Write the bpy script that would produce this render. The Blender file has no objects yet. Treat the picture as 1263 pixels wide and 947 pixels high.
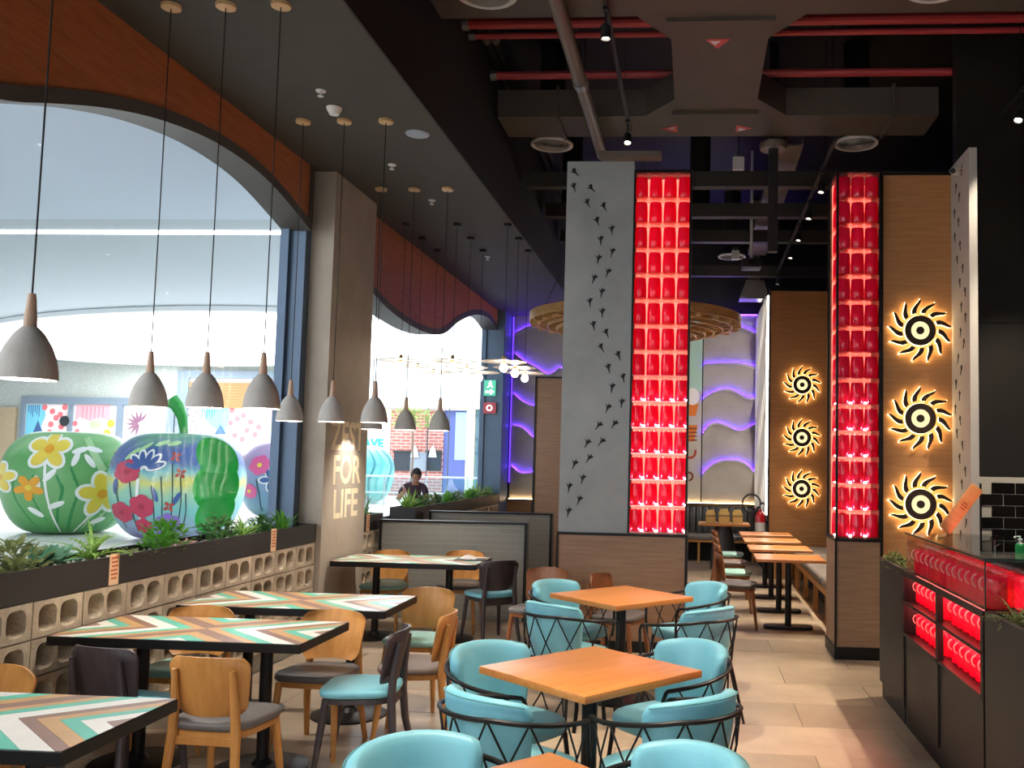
import bpy, bmesh, math, random
from mathutils import Vector, Matrix, Euler
random.seed(7)
PI = math.pi
scene = bpy.context.scene
C = scene.collection

# ------------------------------------------------------------------ camera
cam_d = bpy.data.cameras.new('camera'); cam = bpy.data.objects.new('camera', cam_d); C.objects.link(cam)
def set_camera(f=1130.0, yaw=.06757, pitch=.07189, roll=.01971, px=781.37, py=487.21, loc=(0, 0, 1.74)):
    w = Vector((-math.sin(yaw)*math.cos(pitch), math.cos(yaw)*math.cos(pitch), math.sin(pitch)))
    r0 = Vector((math.cos(yaw), math.sin(yaw), 0)); u0 = r0.cross(w)
    r = r0*math.cos(roll)+u0*math.sin(roll); u = u0*math.cos(roll)-r0*math.sin(roll)
    m = Matrix((r, u, -w)).transposed().to_4x4(); m.translation = loc
    cam.matrix_world = m
    cam_d.sensor_fit = 'HORIZONTAL'; cam_d.sensor_width = 36; cam_d.lens = f/1263*36
    cam_d.shift_x = -(px-631.5)/1263; cam_d.shift_y = (py-473.5)/1263
    cam_d.clip_start = .05; cam_d.clip_end = 400
set_camera()
scene.camera = cam

# ------------------------------------------------------------------ world, big lights, exposure
world = bpy.data.worlds.new('sky'); scene.world = world; world.use_nodes = True
bg = world.node_tree.nodes['Background']; bg.inputs[0].default_value = (.86, .93, 1, 1); bg.inputs[1].default_value = 1.1
SKYLIGHT = 2.5          # emission of the mall skylights
PENDANT_W = 15.0        # watts of a pendant bulb
SPOT_W = 230.0           # watts of a track spot
scene.view_settings.view_transform = 'Standard'; scene.view_settings.look = 'None'
scene.view_settings.exposure = 1.35; scene.view_settings.gamma = 1.0; scene.view_settings.use_curve_mapping = False
scene.cycles.use_denoising = True
scene.cycles.max_bounces = 8; scene.cycles.diffuse_bounces = 4; scene.cycles.glossy_bounces = 3
scene.cycles.transmission_bounces = 6; scene.cycles.transparent_max_bounces = 12
scene.cycles.sample_clamp_indirect = 4.0; scene.cycles.caustics_reflective = False; scene.cycles.caustics_refractive = False

# ------------------------------------------------------------------ materials
def lin(h):
    h = h.lstrip('#'); o = []
    for i in (0, 2, 4):
        v = int(h[i:i+2], 16)/255
        o.append(v/12.92 if v <= .04045 else ((v+.055)/1.055)**2.4)
    return (*o, 1)
MATS = {}
def node(nt, t, **kw):
    n = nt.nodes.new(t)
    for k, v in kw.items(): setattr(n, k, v)
    return n
def M(key, col='#808080', rough=.55, metal=0., var=0., scale=6., bump=0., spec=.5, col2=None, stretch=(1, 1, 1), emit=None, strength=0., objvar=0., bscale=None, coat=0.):
    """procedural principled material: noise variation between col and col2, fine relief, per-object tone"""
    if key in MATS: return MATS[key]
    m = bpy.data.materials.new(key); m.use_nodes = True; nt = m.node_tree; b = nt.nodes['Principled BSDF']
    b.inputs['Roughness'].default_value = rough; b.inputs['Metallic'].default_value = metal
    b.inputs['Specular IOR Level'].default_value = spec; b.inputs['Coat Weight'].default_value = coat
    c = lin(col); b.inputs['Base Color'].default_value = c
    tc = node(nt, 'ShaderNodeTexCoord'); mp = node(nt, 'ShaderNodeMapping'); mp.inputs['Scale'].default_value = stretch
    nt.links.new(tc.outputs['Object'], mp.inputs['Vector'])
    if var > 0 or col2:
        ns = node(nt, 'ShaderNodeTexNoise'); ns.inputs['Scale'].default_value = scale; ns.inputs['Detail'].default_value = 6; ns.inputs['Roughness'].default_value = .6
        nt.links.new(mp.outputs[0], ns.inputs['Vector'])
        cr = node(nt, 'ShaderNodeValToRGB'); c2 = lin(col2) if col2 else tuple(x*(1-var) for x in c[:3])+(1,)
        cr.color_ramp.elements[0].position = .32; cr.color_ramp.elements[1].position = .68
        cr.color_ramp.elements[0].color = c2; cr.color_ramp.elements[1].color = c
        nt.links.new(ns.outputs['Fac'], cr.inputs[0]); out = cr.outputs[0]
        if objvar > 0:
            oi = node(nt, 'ShaderNodeObjectInfo'); mr = node(nt, 'ShaderNodeMapRange')
            mr.inputs['To Min'].default_value = 1-objvar; mr.inputs['To Max'].default_value = 1+objvar*.4
            nt.links.new(oi.outputs['Random'], mr.inputs['Value'])
            mx = node(nt, 'ShaderNodeVectorMath', operation='SCALE'); nt.links.new(out, mx.inputs[0]); nt.links.new(mr.outputs[0], mx.inputs['Scale']); out = mx.outputs[0]
        nt.links.new(out, b.inputs['Base Color'])
    if bump > 0:
        n2 = node(nt, 'ShaderNodeTexNoise'); n2.inputs['Scale'].default_value = bscale or scale*6; n2.inputs['Detail'].default_value = 4
        nt.links.new(mp.outputs[0], n2.inputs['Vector'])
        bp = node(nt, 'ShaderNodeBump'); bp.inputs['Strength'].default_value = bump; bp.inputs['Distance'].default_value = .02
        nt.links.new(n2.outputs['Fac'], bp.inputs['Height']); nt.links.new(bp.outputs[0], b.inputs['Normal'])
    if emit:
        b.inputs['Emission Color'].default_value = lin(emit); b.inputs['Emission Strength'].default_value = strength
    MATS[key] = m; return m
def WOOD(key, c1, c2, rough=.45, grain=(1, 14, 14), scale=2.2, objvar=.12):
    return M(key, c1, rough, col2=c2, scale=scale, stretch=grain, bump=.06, bscale=9, objvar=objvar)
def EMIT(key, col, s):
    if key in MATS: return MATS[key]
    m = bpy.data.materials.new(key); m.use_nodes = True; nt = m.node_tree; nt.nodes.clear()
    e = node(nt, 'ShaderNodeEmission'); e.inputs[0].default_value = lin(col); e.inputs[1].default_value = s
    o = node(nt, 'ShaderNodeOutputMaterial'); nt.links.new(e.outputs[0], o.inputs[0]); MATS[key] = m; return m
def GLASS(key, tint=(.94, .97, .97, 1), gloss=.07, rough=.02):
    if key in MATS: return MATS[key]
    m = bpy.data.materials.new(key); m.use_nodes = True; nt = m.node_tree; nt.nodes.clear()
    t = node(nt, 'ShaderNodeBsdfTransparent'); t.inputs[0].default_value = tint
    g = node(nt, 'ShaderNodeBsdfGlossy'); g.inputs['Roughness'].default_value = rough
    mx = node(nt, 'ShaderNodeMixShader'); mx.inputs[0].default_value = gloss
    o = node(nt, 'ShaderNodeOutputMaterial')
    nt.links.new(t.outputs[0], mx.inputs[1]); nt.links.new(g.outputs[0], mx.inputs[2]); nt.links.new(mx.outputs[0], o.inputs[0])
    MATS[key] = m; return m
def LIQUID(key, col, trans=.55, rough=.15):
    """coloured drink in a jar: translucent body with a glossy skin"""
    if key in MATS: return MATS[key]
    m = bpy.data.materials.new(key); m.use_nodes = True; nt = m.node_tree; nt.nodes.clear()
    d = node(nt, 'ShaderNodeBsdfDiffuse'); d.inputs[0].default_value = lin(col)
    t = node(nt, 'ShaderNodeBsdfTranslucent'); t.inputs[0].default_value = lin(col)
    a = node(nt, 'ShaderNodeMixShader'); a.inputs[0].default_value = trans
    g = node(nt, 'ShaderNodeBsdfGlossy'); g.inputs['Roughness'].default_value = rough
    f = node(nt, 'ShaderNodeMixShader'); f.inputs[0].default_value = .05
    o = node(nt, 'ShaderNodeOutputMaterial')
    nt.links.new(d.outputs[0], a.inputs[1]); nt.links.new(t.outputs[0], a.inputs[2])
    nt.links.new(a.outputs[0], f.inputs[1]); nt.links.new(g.outputs[0], f.inputs[2]); nt.links.new(f.outputs[0], o.inputs[0])
    MATS[key] = m; return m
def LEAF(key, c1, c2):
    """thin leaf that lets some light through"""
    if key in MATS: return MATS[key]
    m = M(key, c1, .5, col2=c2, scale=14, objvar=.15); nt = m.node_tree; b = nt.nodes['Principled BSDF']; o = nt.nodes['Material Output']
    t = node(nt, 'ShaderNodeBsdfTranslucent'); t.inputs[0].default_value = lin(c1)
    mx = node(nt, 'ShaderNodeMixShader'); mx.inputs[0].default_value = .4
    nt.links.new(b.outputs[0], mx.inputs[1]); nt.links.new(t.outputs[0], mx.inputs[2]); nt.links.new(mx.outputs[0], o.inputs[0]); return m
def BRICKMAT(key, c1, c2, mortar, bw, bh, ms, rough=.6, axes='XZ', bump=.4):
    """rows of small bricks or tiles, for surfaces whose pieces are only a few pixels high"""
    if key in MATS: return MATS[key]
    m = bpy.data.materials.new(key); m.use_nodes = True; nt = m.node_tree; b = nt.nodes['Principled BSDF']; b.inputs['Roughness'].default_value = rough
    tc = node(nt, 'ShaderNodeTexCoord'); sp = node(nt, 'ShaderNodeSeparateXYZ'); cb = node(nt, 'ShaderNodeCombineXYZ')
    nt.links.new(tc.outputs['Object'], sp.inputs[0])
    nt.links.new(sp.outputs[axes[0]], cb.inputs[0]); nt.links.new(sp.outputs[axes[1]], cb.inputs[1])
    br = node(nt, 'ShaderNodeTexBrick'); nt.links.new(cb.outputs[0], br.inputs['Vector'])
    br.inputs['Color1'].default_value = lin(c1); br.inputs['Color2'].default_value = lin(c2); br.inputs['Mortar'].default_value = lin(mortar)
    br.inputs['Scale'].default_value = 1; br.inputs['Brick Width'].default_value = bw; br.inputs['Row Height'].default_value = bh; br.inputs['Mortar Size'].default_value = ms
    nt.links.new(br.outputs['Color'], b.inputs['Base Color'])
    bp = node(nt, 'ShaderNodeBump'); bp.inputs['Strength'].default_value = bump; bp.inputs['Distance'].default_value = .005; bp.invert = True
    nt.links.new(br.outputs['Fac'], bp.inputs['Height']); nt.links.new(bp.outputs[0], b.inputs['Normal'])
    MATS[key] = m; return m

# ------------------------------------------------------------------ objects
def link(o, parent=None):
    C.objects.link(o)
    if parent is not None: o.parent = parent
    return o
def tag(o, label, cat, group=None):
    o['label'] = label; o['category'] = cat
    if group: o['group'] = group
    return o
def root(name, label, cat, loc=(0, 0, 0), rz=0., group=None):
    o = bpy.data.objects.new(name, None); o.empty_display_size = .1; o.location = loc; o.rotation_euler = (0, 0, rz)
    link(o); return tag(o, label, cat, group)
def clone(r, loc=None, rz=None, label=None, group=None, parent=None):
    c = r.copy(); link(c, parent)
    if loc is not None: c.location = loc
    if rz is not None: c.rotation_euler = (0, 0, rz)
    if label: c['label'] = label
    if group: c['group'] = group
    for ch in r.children:
        clone(ch, parent=c)
    return c
def struct(o):
    o['kind'] = 'structure'; return o

class MB:
    """collects shapes, then builds them as one mesh object"""
    def __init__(s): s.v = []; s.f = []
    def add(s, v, f):
        n = len(s.v); s.v += [tuple(p) for p in v]; s.f += [tuple(i+n for i in q) for q in f]; return s
    def xf(s, m, start=0):
        for i in range(start, len(s.v)): s.v[i] = tuple(m @ Vector(s.v[i]))
        return s
    def box(s, x0, x1, y0, y1, z0, z1):
        v = [(x, y, z) for z in (z0, z1) for y in (y0, y1) for x in (x0, x1)]
        return s.add(v, [(0, 2, 3, 1), (4, 5, 7, 6), (0, 1, 5, 4), (2, 6, 7, 3), (0, 4, 6, 2), (1, 3, 7, 5)])
    def rbox(s, x0, x1, y0, y1, z0, z1, r=.01, seg=2):
        bm = bmesh.new(); bmesh.ops.create_cube(bm, size=1)
        for q in bm.verts: q.co = Vector(((x0+x1)/2+q.co.x*(x1-x0), (y0+y1)/2+q.co.y*(y1-y0), (z0+z1)/2+q.co.z*(z1-z0)))
        bmesh.ops.bevel(bm, geom=bm.edges[:], offset=r, segments=seg, affect='EDGES', profile=.5)
        return s.frombm(bm)
    def frombm(s, bm):
        bm.verts.index_update(); s.add([q.co[:] for q in bm.verts], [[q.index for q in f.verts] for f in bm.faces]); bm.free(); return s
    def tube(s, pts, r, n=8, cap=True, closed=False):
        pts = [Vector(p) for p in pts]; R = r if isinstance(r, (list, tuple)) else [r]*len(pts)
        N = len(pts); rings = []; up = None
        for i, p in enumerate(pts):
            a = pts[(i-1) % N] if (closed or i > 0) else pts[i]; b = pts[(i+1) % N] if (closed or i < N-1) else pts[i]
            t = (b-a).normalized()
            if up is None:
                up = Vector((0, 0, 1)) if abs(t.z) < .9 else Vector((0, 1, 0))
            sd = t.cross(up)
            if sd.length < 1e-5: sd = t.cross(Vector((1, 0, 0)))
            sd.normalize(); up = sd.cross(t).normalized()
            rings.append([p+sd*R[i]*math.cos(k*2*PI/n)+up*R[i]*math.sin(k*2*PI/n) for k in range(n)])
        v = [q for ring in rings for q in ring]; f = []
        for i in range(N if closed else N-1):
            j = (i+1) % N
            for k in range(n): f.append((i*n+k, i*n+(k+1) % n, j*n+(k+1) % n, j*n+k))
        if cap and not closed: f += [tuple(reversed(range(n))), tuple(range((N-1)*n, N*n))]
        return s.add(v, f)
    def lathe(s, prof, n=24, center=(0, 0, 0), cap0=False, cap1=False):
        v = []; f = []; N = len(prof); cx, cy, cz = center
        for r, z in prof:
            for k in range(n): v.append((cx+r*math.cos(2*PI*k/n), cy+r*math.sin(2*PI*k/n), cz+z))
        for i in range(N-1):
            for k in range(n): f.append((i*n+k, i*n+(k+1) % n, (i+1)*n+(k+1) % n, (i+1)*n+k))
        if cap0: f.append(tuple(reversed(range(n))))
        if cap1: f.append(tuple(range((N-1)*n, N*n)))
        return s.add(v, f)
    def prism(s, out, a, b, axis='z'):
        """extrude a 2-D outline between a and b along an axis (outline axes: z->xy, y->xz, x->yz)"""
        def P(p, h):
            return {'z': (p[0], p[1], h), 'y': (p[0], h, p[1]), 'x': (h, p[0], p[1])}[axis]
        n = len(out); v = [P(p, a) for p in out]+[P(p, b) for p in out]
        f = [tuple(reversed(range(n))), tuple(range(n, 2*n))]+[(i, (i+1) % n, n+(i+1) % n, n+i) for i in range(n)]
        return s.add(v, f)
    def pad(s, out, z0, z1, r=.015, k=3, dome=0.):
        """a cushion: outline with rounded top and bottom rims"""
        n = len(out); cx = sum(p[0] for p in out)/n; cy = sum(p[1] for p in out)/n
        m = max(max(abs(p[0]-cx), abs(p[1]-cy)) for p in out); lev = []
        for i in range(k+1):
            a = PI/2*i/k; lev.append((1-r/m*(1-math.sin(a)), z0+r*(1-math.cos(a))))
        for i in range(k+1):
            a = PI/2*i/k; lev.append((1-r/m*(1-math.cos(a)), z1-r*(1-math.sin(a))))
        if dome: lev += [(.55, z1+dome*.75), (.2, z1+dome)]
        v = []; f = []
        for q, z in lev: v += [(cx+(p[0]-cx)*q, cy+(p[1]-cy)*q, z) for p in out]
        L = len(lev)
        for i in range(L-1):
            for j in range(n): f.append((i*n+j, i*n+(j+1) % n, (i+1)*n+(j+1) % n, (i+1)*n+j))
        f += [tuple(reversed(range(n))), tuple(range((L-1)*n, L*n))]
        return s.add(v, f)
    def mesh(s, name, mat, smooth=35):
        me = bpy.data.meshes.new(name); me.from_pydata(s.v, [], s.f); me.validate()
        bm = bmesh.new(); bm.from_mesh(me); bmesh.ops.recalc_face_normals(bm, faces=bm.faces); bm.to_mesh(me); bm.free()
        if smooth:
            me.polygons.foreach_set('use_smooth', [True]*len(me.polygons)); me.set_sharp_from_angle(angle=math.radians(smooth))
        me.materials.append(mat); return me
    def build(s, name, mat, parent=None, smooth=35, loc=None):
        o = bpy.data.objects.new(name, s.mesh(name, mat, smooth)); link(o, parent)
        if loc is not None: o.location = loc
        return o
def inst(name, me, parent=None, loc=(0, 0, 0), rot=(0, 0, 0), scale=None):
    o = bpy.data.objects.new(name, me); link(o, parent); o.location = loc; o.rotation_euler = rot
    if scale: o.scale = scale
    return o
def sq(w, d, e=4., n=28, cx=0., cy=0., taper=0.):
    """super-ellipse outline"""
    o = []
    for i in range(n):
        a = 2*PI*i/n; c, s_ = math.cos(a), math.sin(a)
        x = math.copysign(abs(c)**(2/e), c)*w/2; y = math.copysign(abs(s_)**(2/e), s_)*d/2
        o.append((cx+x*(1-taper*y/d), cy+y))
    return o
def textmesh(name, body, mat, size, depth=.002, offset=0., align='CENTER', spacing=1., line=1.):
    cu = bpy.data.curves.new(name, 'FONT'); cu.body = body; cu.size = size; cu.extrude = depth; cu.offset = offset; cu.align_x = align
    cu.space_character = spacing; cu.space_line = line; cu.resolution_u = 3
    t = bpy.data.objects.new('tmp', cu); C.objects.link(t); bpy.context.view_layer.update()
    me = bpy.data.meshes.new_from_object(t.evaluated_get(bpy.context.evaluated_depsgraph_get()))
    bpy.data.objects.remove(t); me.materials.clear(); me.materials.append(mat); me.name = name; return me
def lamp(name, kind, loc, watts, col=(1, .9, .78), size=.05, target=None, angle=60, blend=.6, parent=None):
    d = bpy.data.lights.new(name, kind); d.energy = watts; d.color = col
    if kind in ('POINT', 'SPOT'): d.shadow_soft_size = size
    if kind == 'SPOT': d.spot_size = math.radians(angle); d.spot_blend = blend
    o = bpy.data.objects.new(name, d); link(o, parent); o.location = loc
    if target is not None:
        o.rotation_euler = (Vector(target)-Vector(loc)).to_track_quat('-Z', 'Y').to_euler()
    return o

# ================================================================== SETTING
m_grout = M('grout', '#6f675e', .8)
m_tile = M('floor stone', '#c2ae95', .34, col2='#a08d78', scale=1.6, bump=.03, objvar=.22, spec=.4)
m_black = M('black paint', '#161412', .7, var=.3, scale=3)
m_ceil = M('dark grey paint', '#45413a', .75, var=.12, scale=4)
m_slate = M('slate blue metal', '#5b6f88', .45, metal=.2, var=.06)
m_plaster = M('grey plaster', '#a9abaa', .75, col2='#9a9c9b', scale=2.5, bump=.12, bscale=30)
m_fascia = WOOD('russet wood', '#b8693a', '#9d5428', .5, grain=(1, 1.2, 10), scale=3)
m_oakwall = WOOD('oak cladding', '#bf8a58', '#ae7846', .5, grain=(1.2, 1.2, 16), scale=2.5)
m_basewood = WOOD('brown cladding', '#a88468', '#947056', .5, grain=(1.2, 1.2, 18), scale=2.5)
m_edge = M('black metal trim', '#1b1918', .45, metal=.4)
m_block = M('cement block', '#c3b198', .85, col2='#a8967f', scale=9, bump=.35, bscale=60, objvar=.12)
m_white = M('mall white', '#e9edee', .6)
m_mallfloor = M('mall floor', '#f1efec', .35, var=.04, scale=1)

# floor with its stone tiles
floor = struct(MB().box(-3.80, 5.6, -2.6, 17.0, -.12, -.006).build('floor', m_grout))
tm = MB().rbox(0, 1.196, 0, .596, -.006, 0, .0018, 1).mesh('floor_tile', m_tile)
for r in range(29):
    for q in range(8):
        x = -4.3+q*1.2+(.6 if r % 2 else 0)-(.35); y = -.3+r*.6
        x0 = max(x, -3.46); x1 = min(x+1.196, 5.6)
        if x1-x0 < .05 or y+.6 > 17.01: continue
        inst('floor_tile', tm, floor, (x0, y, 0), scale=((x1-x0)/1.196, 1, 1))

# low wall of hollow blocks under the windows
wl = struct(MB().box(-3.80, -3.59, -2.6, 8.30, 0, .94).box(-3.59, -3.47, -2.6, 8.3, 0, .14)
            .box(-3.80, -3.59, 9.4, 17, 0, .94).box(-3.59, -3.47, 9.4, 17, 0, .14).build('wall_left', M('render coat', '#8f8878', .9, var=.2), smooth=0))
def block_mesh():
    L, Hb, D = .392, .192, .125; mb = MB()
    holes = [(.042, .182), (.210, .350)]; n = 5
    def ring(x0, x1, z0, z1, r, y):
        o = []
        for cx, cz, a0 in ((x1-r, z1-r, 0), (x0+r, z1-r, 90), (x0+r, z0+r, 180), (x1-r, z0+r, 270)):
            for k in range(n): a = math.radians(a0+90*k/(n-1)); o.append((-y, cx+r*math.cos(a), cz+r*math.sin(a)))
        return o
    bm = bmesh.new()
    outer = [bm.verts.new(p) for p in ((0, 0, 0), (0, L, 0), (0, L, Hb), (0, 0, Hb))]
    ob = [bm.verts.new(p) for p in ((-D, 0, 0), (-D, L, 0), (-D, L, Hb), (-D, 0, Hb))]
    edges = [bm.edges.new((outer[i], outer[(i+1) % 4])) for i in range(4)]
    for i in range(4): bm.faces.new((outer[i], outer[(i+1) % 4], ob[(i+1) % 4], ob[i]))
    for a, b in holes:
        f_ = [bm.verts.new(p) for p in ring(a, b, .026, Hb-.026, .045, 0)]
        g_ = [bm.verts.new(p) for p in ring(a+.012, b-.012, .036, Hb-.036, .04, .105)]
        N = len(f_)
        edges += [bm.edges.new((f_[i], f_[(i+1) % N])) for i in range(N)]
        for i in range(N): bm.faces.new((f_[i], f_[(i+1) % N], g_[(i+1) % N], g_[i]))
        bm.faces.new(g_)
    bmesh.ops.triangle_fill(bm, use_beauty=True, use_dissolve=False, edges=edges)
    mb.frombm(bm); return mb.mesh('concrete_block', m_block, 40)
bmesh_block = block_mesh()
for z in (.744, .544, .344, .144):
    for i in range(20): inst('concrete_block', bmesh_block, wl, (-3.46, .275+.4*i, z))
    for i in range(17): inst('concrete_block', bmesh_block, wl, (-3.46, 9.42+.4*i, z))

# concrete column between the windows, with light-projected words painted on as cream letters
m_col = M('beige concrete', '#b8aa9a', .7, col2='#a69888', scale=2.2, bump=.12, bscale=20)
colm = struct(MB().box(-3.9, -3.42, 8.30, 9.40, 0, 4.42).build('trim_1', m_col, smooth=0))
txt = inst('lettering', textmesh('lettering', 'ZEST\nFOR\nLIFE', M('projected words cream', '#f3e3c2', .6), .335, .002, .008, spacing=1.0, line=.86), colm, (-3.419, 8.86, 1.80), (PI/2, 0, PI/2), (1.14, 1.14, 1))

# slate window jambs, frames and panes
def jamb(name, y0, y1, x0=-3.86, x1=-3.56, z1=4.42): return struct(MB().box(x0, x1, y0, y1, 0, z1).build(name, m_slate, smooth=0))
jamb('trim_2', 8.18, 8.30, -3.86, -3.64); jamb('trim_3', 16.25, 17.0, -3.86, -3.46); jamb('trim_4', 9.40, 9.46, -3.86, -3.72)
for nm, y0, y1 in (('window_1', -2.5, 8.18), ('window_2', 9.46, 16.25)):
    fr = struct(MB().box(-3.86, -3.78, y0, y1, .94, 1.0).box(-3.86, -3.78, y0, y0+.05, 1.0, 4.4).box(-3.86, -3.78, y1-.05, y1, 1.0, 4.4).build(nm, m_slate, smooth=0))
    MB().box(-3.826, -3.814, y0+.05, y1-.05, 1.0, 4.4).build('glass_pane', GLASS('window glass', (.97, .99, 1, 1), .012), fr, smooth=0)

# russet fascia boards with a wavy lower edge over each window
def smooth_curve(pts, n=90):
    out = []
    for i in range(n+1):
        y = pts[0][0]+(pts[-1][0]-pts[0][0])*i/n
        k = 0
        while k < len(pts)-2 and y > pts[k+1][0]: k += 1
        p0 = pts[max(k-1, 0)]; p1 = pts[k]; p2 = pts[k+1]; p3 = pts[min(k+2, len(pts)-1)]
        t = (y-p1[0])/(p2[0]-p1[0]); h = p2[0]-p1[0]
        m1 = (p2[1]-p0[1])/(p2[0]-p0[0])*h; m2 = (p3[1]-p1[1])/(p3[0]-p1[0])*h
        z = (2*t**3-3*t*t+1)*p1[1]+(t**3-2*t*t+t)*m1+(-2*t**3+3*t*t)*p2[1]+(t**3-t*t)*m2
        out.append((y, z))
    return out
W1 = [(-2.5, 3.9), (-1.0, 4.12), (.6, 3.95), (2.2, 3.52), (3.4, 3.42), (4.37, 3.62), (4.71, 3.74), (5.19, 3.90), (5.77, 4.04), (6.5, 4.13), (7.29, 4.10), (8.19, 3.90)]
W2 = [(9.42, 3.74), (10.04, 3.59), (10.73, 3.50), (11.72, 3.47), (12.68, 3.57), (13.53, 3.88), (14.52, 4.14), (15.5, 4.24), (16.25, 4.14)]
for i, pts in enumerate((W1, W2)):
    cv = smooth_curve(pts)
    fa = struct(MB().prism([(pts[-1][0], 4.42), (pts[0][0], 4.42)]+[(y, z) for y, z in cv], -3.64, -3.60, 'x').build('wall_left.%03d' % (i+1), m_fascia, smooth=0))
    band = MB(); prev = None                       # dark rim that follows the wave, and its deep soffit
    N = len(cv); v = []; f = []
    for k, (y, z) in enumerate(cv):
        a = cv[max(k-1, 0)]; b = cv[min(k+1, N-1)]; tx, tz = b[0]-a[0], b[1]-a[1]; l = math.hypot(tx, tz); nx, nz = tz/l, -tx/l
        v += [(-3.585, y, z), (-3.585, y+nx*.085, z+nz*.085), (-3.86, y+nx*.085, z+nz*.085), (-3.86, y, z)]
    for k in range(N-1):
        for j in range(4): f.append((k*4+j, k*4+(j+1) % 4, k*4+4+(j+1) % 4, k*4+4+j))
    f += [(0, 1, 2, 3), (4*N-4, 4*N-3, 4*N-2, 4*N-1)]
    band.add(v, f).build('rim', M('rim', '#4a4641', .55), fa)
    if i == 0: MB().box(-3.64, -3.585, 8.12, 8.19, 3.9, 4.42).build('rim', MATS['rim'], fa, smooth=0)

# ceilings
struct(MB().box(-3.86, -2.12, -2.6, 17, 4.42, 6.3).build('ceiling', m_ceil, smooth=0))
struct(MB().box(-2.13, -2.105, -2.6, 17, 4.421, 6.3).build('trim_5', m_black, smooth=0))
struct(MB().box(-2.12, 5.6, -2.6, 17, 6.3, 6.4).build('ceiling.001', m_black, smooth=0))
# walls behind the camera, at the right and behind the bar
wf = struct(MB().box(-3.9, 5.7, -2.8, -2.6, 3.3, 6.4).box(3.0, 5.7, -2.8, -2.6, 0, 3.3).box(-3.9, -3.5, -2.8, -2.6, 0, 3.3).box(-.1, 0, -2.8, -2.6, 0, 3.3).build('wall_front', m_black, smooth=0))
MB().box(-3.5, 3.0, -2.71, -2.70, 0, 3.3).build('glass_pane', MATS['window glass'], wf, smooth=0)
struct(MB().box(5.6, 5.8, -2.8, 17.2, 0, 6.4).build('wall_right', m_black, smooth=0))
wbb = struct(MB().box(2.42, 5.6, 8.62, 8.75, 0, 6.3).build('wall_bar', M('bronze black panel', '#2a2723', .38, var=.25, scale=1.2), smooth=0))
MB().box(2.42, 5.6, 8.612, 8.62, 3.085, 3.095).build('joint', m_black, wbb, smooth=0)

# back wall: wainscot, grey panels, black band above
wb = struct(MB().box(-3.9, 5.6, 17.0, 17.2, 0, 6.4).build('wall_back', m_black, smooth=0))
MB().box(-3.46, 1.14, 16.93, 17.0, 0, .98).build('wainscot', m_oakwall, wb, smooth=0)
gp = M('grey wave panel', '#a49c94', .8, col2='#958d85', scale=2, bump=.1, bscale=30)
for x0, x1 in ((-3.42, -2.3), (-2.28, -1.2), (-1.18, -.62), (.14, 1.14)):
    MB().box(x0, x1, 16.90, 17.0, 1.0, 4.46).build('panel', gp, wb, smooth=0)
mp = MB().box(-.60, .12, 16.90, 17.0, 1.0, 4.46).build('panel', M('mural panel', '#b9b2a4', .8, var=.1, scale=2), wb, smooth=0)
MB().box(-3.46, 1.14, 16.84, 17.0, .98, 1.0).build('ledge', m_edge, wb, smooth=0)
MB().box(-3.42, 1.12, 16.865, 16.885, 1.0, 1.008).build('led_strip', EMIT('warm strip', '#ffd49a', 9), wb, smooth=0)
# far oak wall carrying the small sun signs, with its white wave side
wr = struct(MB().box(1.15, 2.6, 14.2, 14.32, 0, 4.42).build('wall_far', m_oakwall, smooth=0))
MB().box(1.13, 2.6, 14.195, 14.33, 4.42, 4.46).build('cap', m_edge, wr, smooth=0)
MB().box(1.13, 1.15, 14.19, 14.33, 0, 4.42).build('corner_strip', m_edge, wr, smooth=0)
ws = struct(MB().box(1.15, 1.3, 14.32, 17.0, 0, 4.42).build('wall_side', m_black, smooth=0))
for k in range(9):
    y = 14.5+k*.27; pts = []
    for j in range(41):
        z = .95+3.45*j/40; pts.append((1.135, y+.07*math.sin(z*4.2+k*.9)+.03*math.sin(z*9+k), z))
    MB().tube(pts, .012, 6).build('led_strip', EMIT('white strip', '#fff6e8', 7), ws)
    MB().tube([(p[0]-.01, p[1]+.1, p[2]) for p in pts], .035, 6).build('wave_rib', M('white rib', '#d8d4cc', .6), ws)
# alcove wall behind the bench, near oak wall with the large sun signs, white fin with bird tracks
struct(MB().box(2.25, 2.4, 8.7, 14.2, 0, 4.45).build('wall_alcove', m_basewood, smooth=0))
wn = struct(MB().box(1.70, 2.35, 8.56, 8.70, 0, 4.46).build('wall_near', m_oakwall, smooth=0))
MB().box(1.70, 2.35, 8.55, 8.71, 4.46, 4.48).build('cap', m_edge, wn, smooth=0)
MB().box(1.70, 1.725, 8.54, 8.56, 0, 4.46).build('corner_strip', m_edge, wn, smooth=0)
fin = struct(MB().box(2.35, 2.42, 8.0, 8.62, 0, 4.53).build('wall_fin', M('pale plaster', '#b7b2ab', .75, var=.06, bump=.08, bscale=30), smooth=0))

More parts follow.
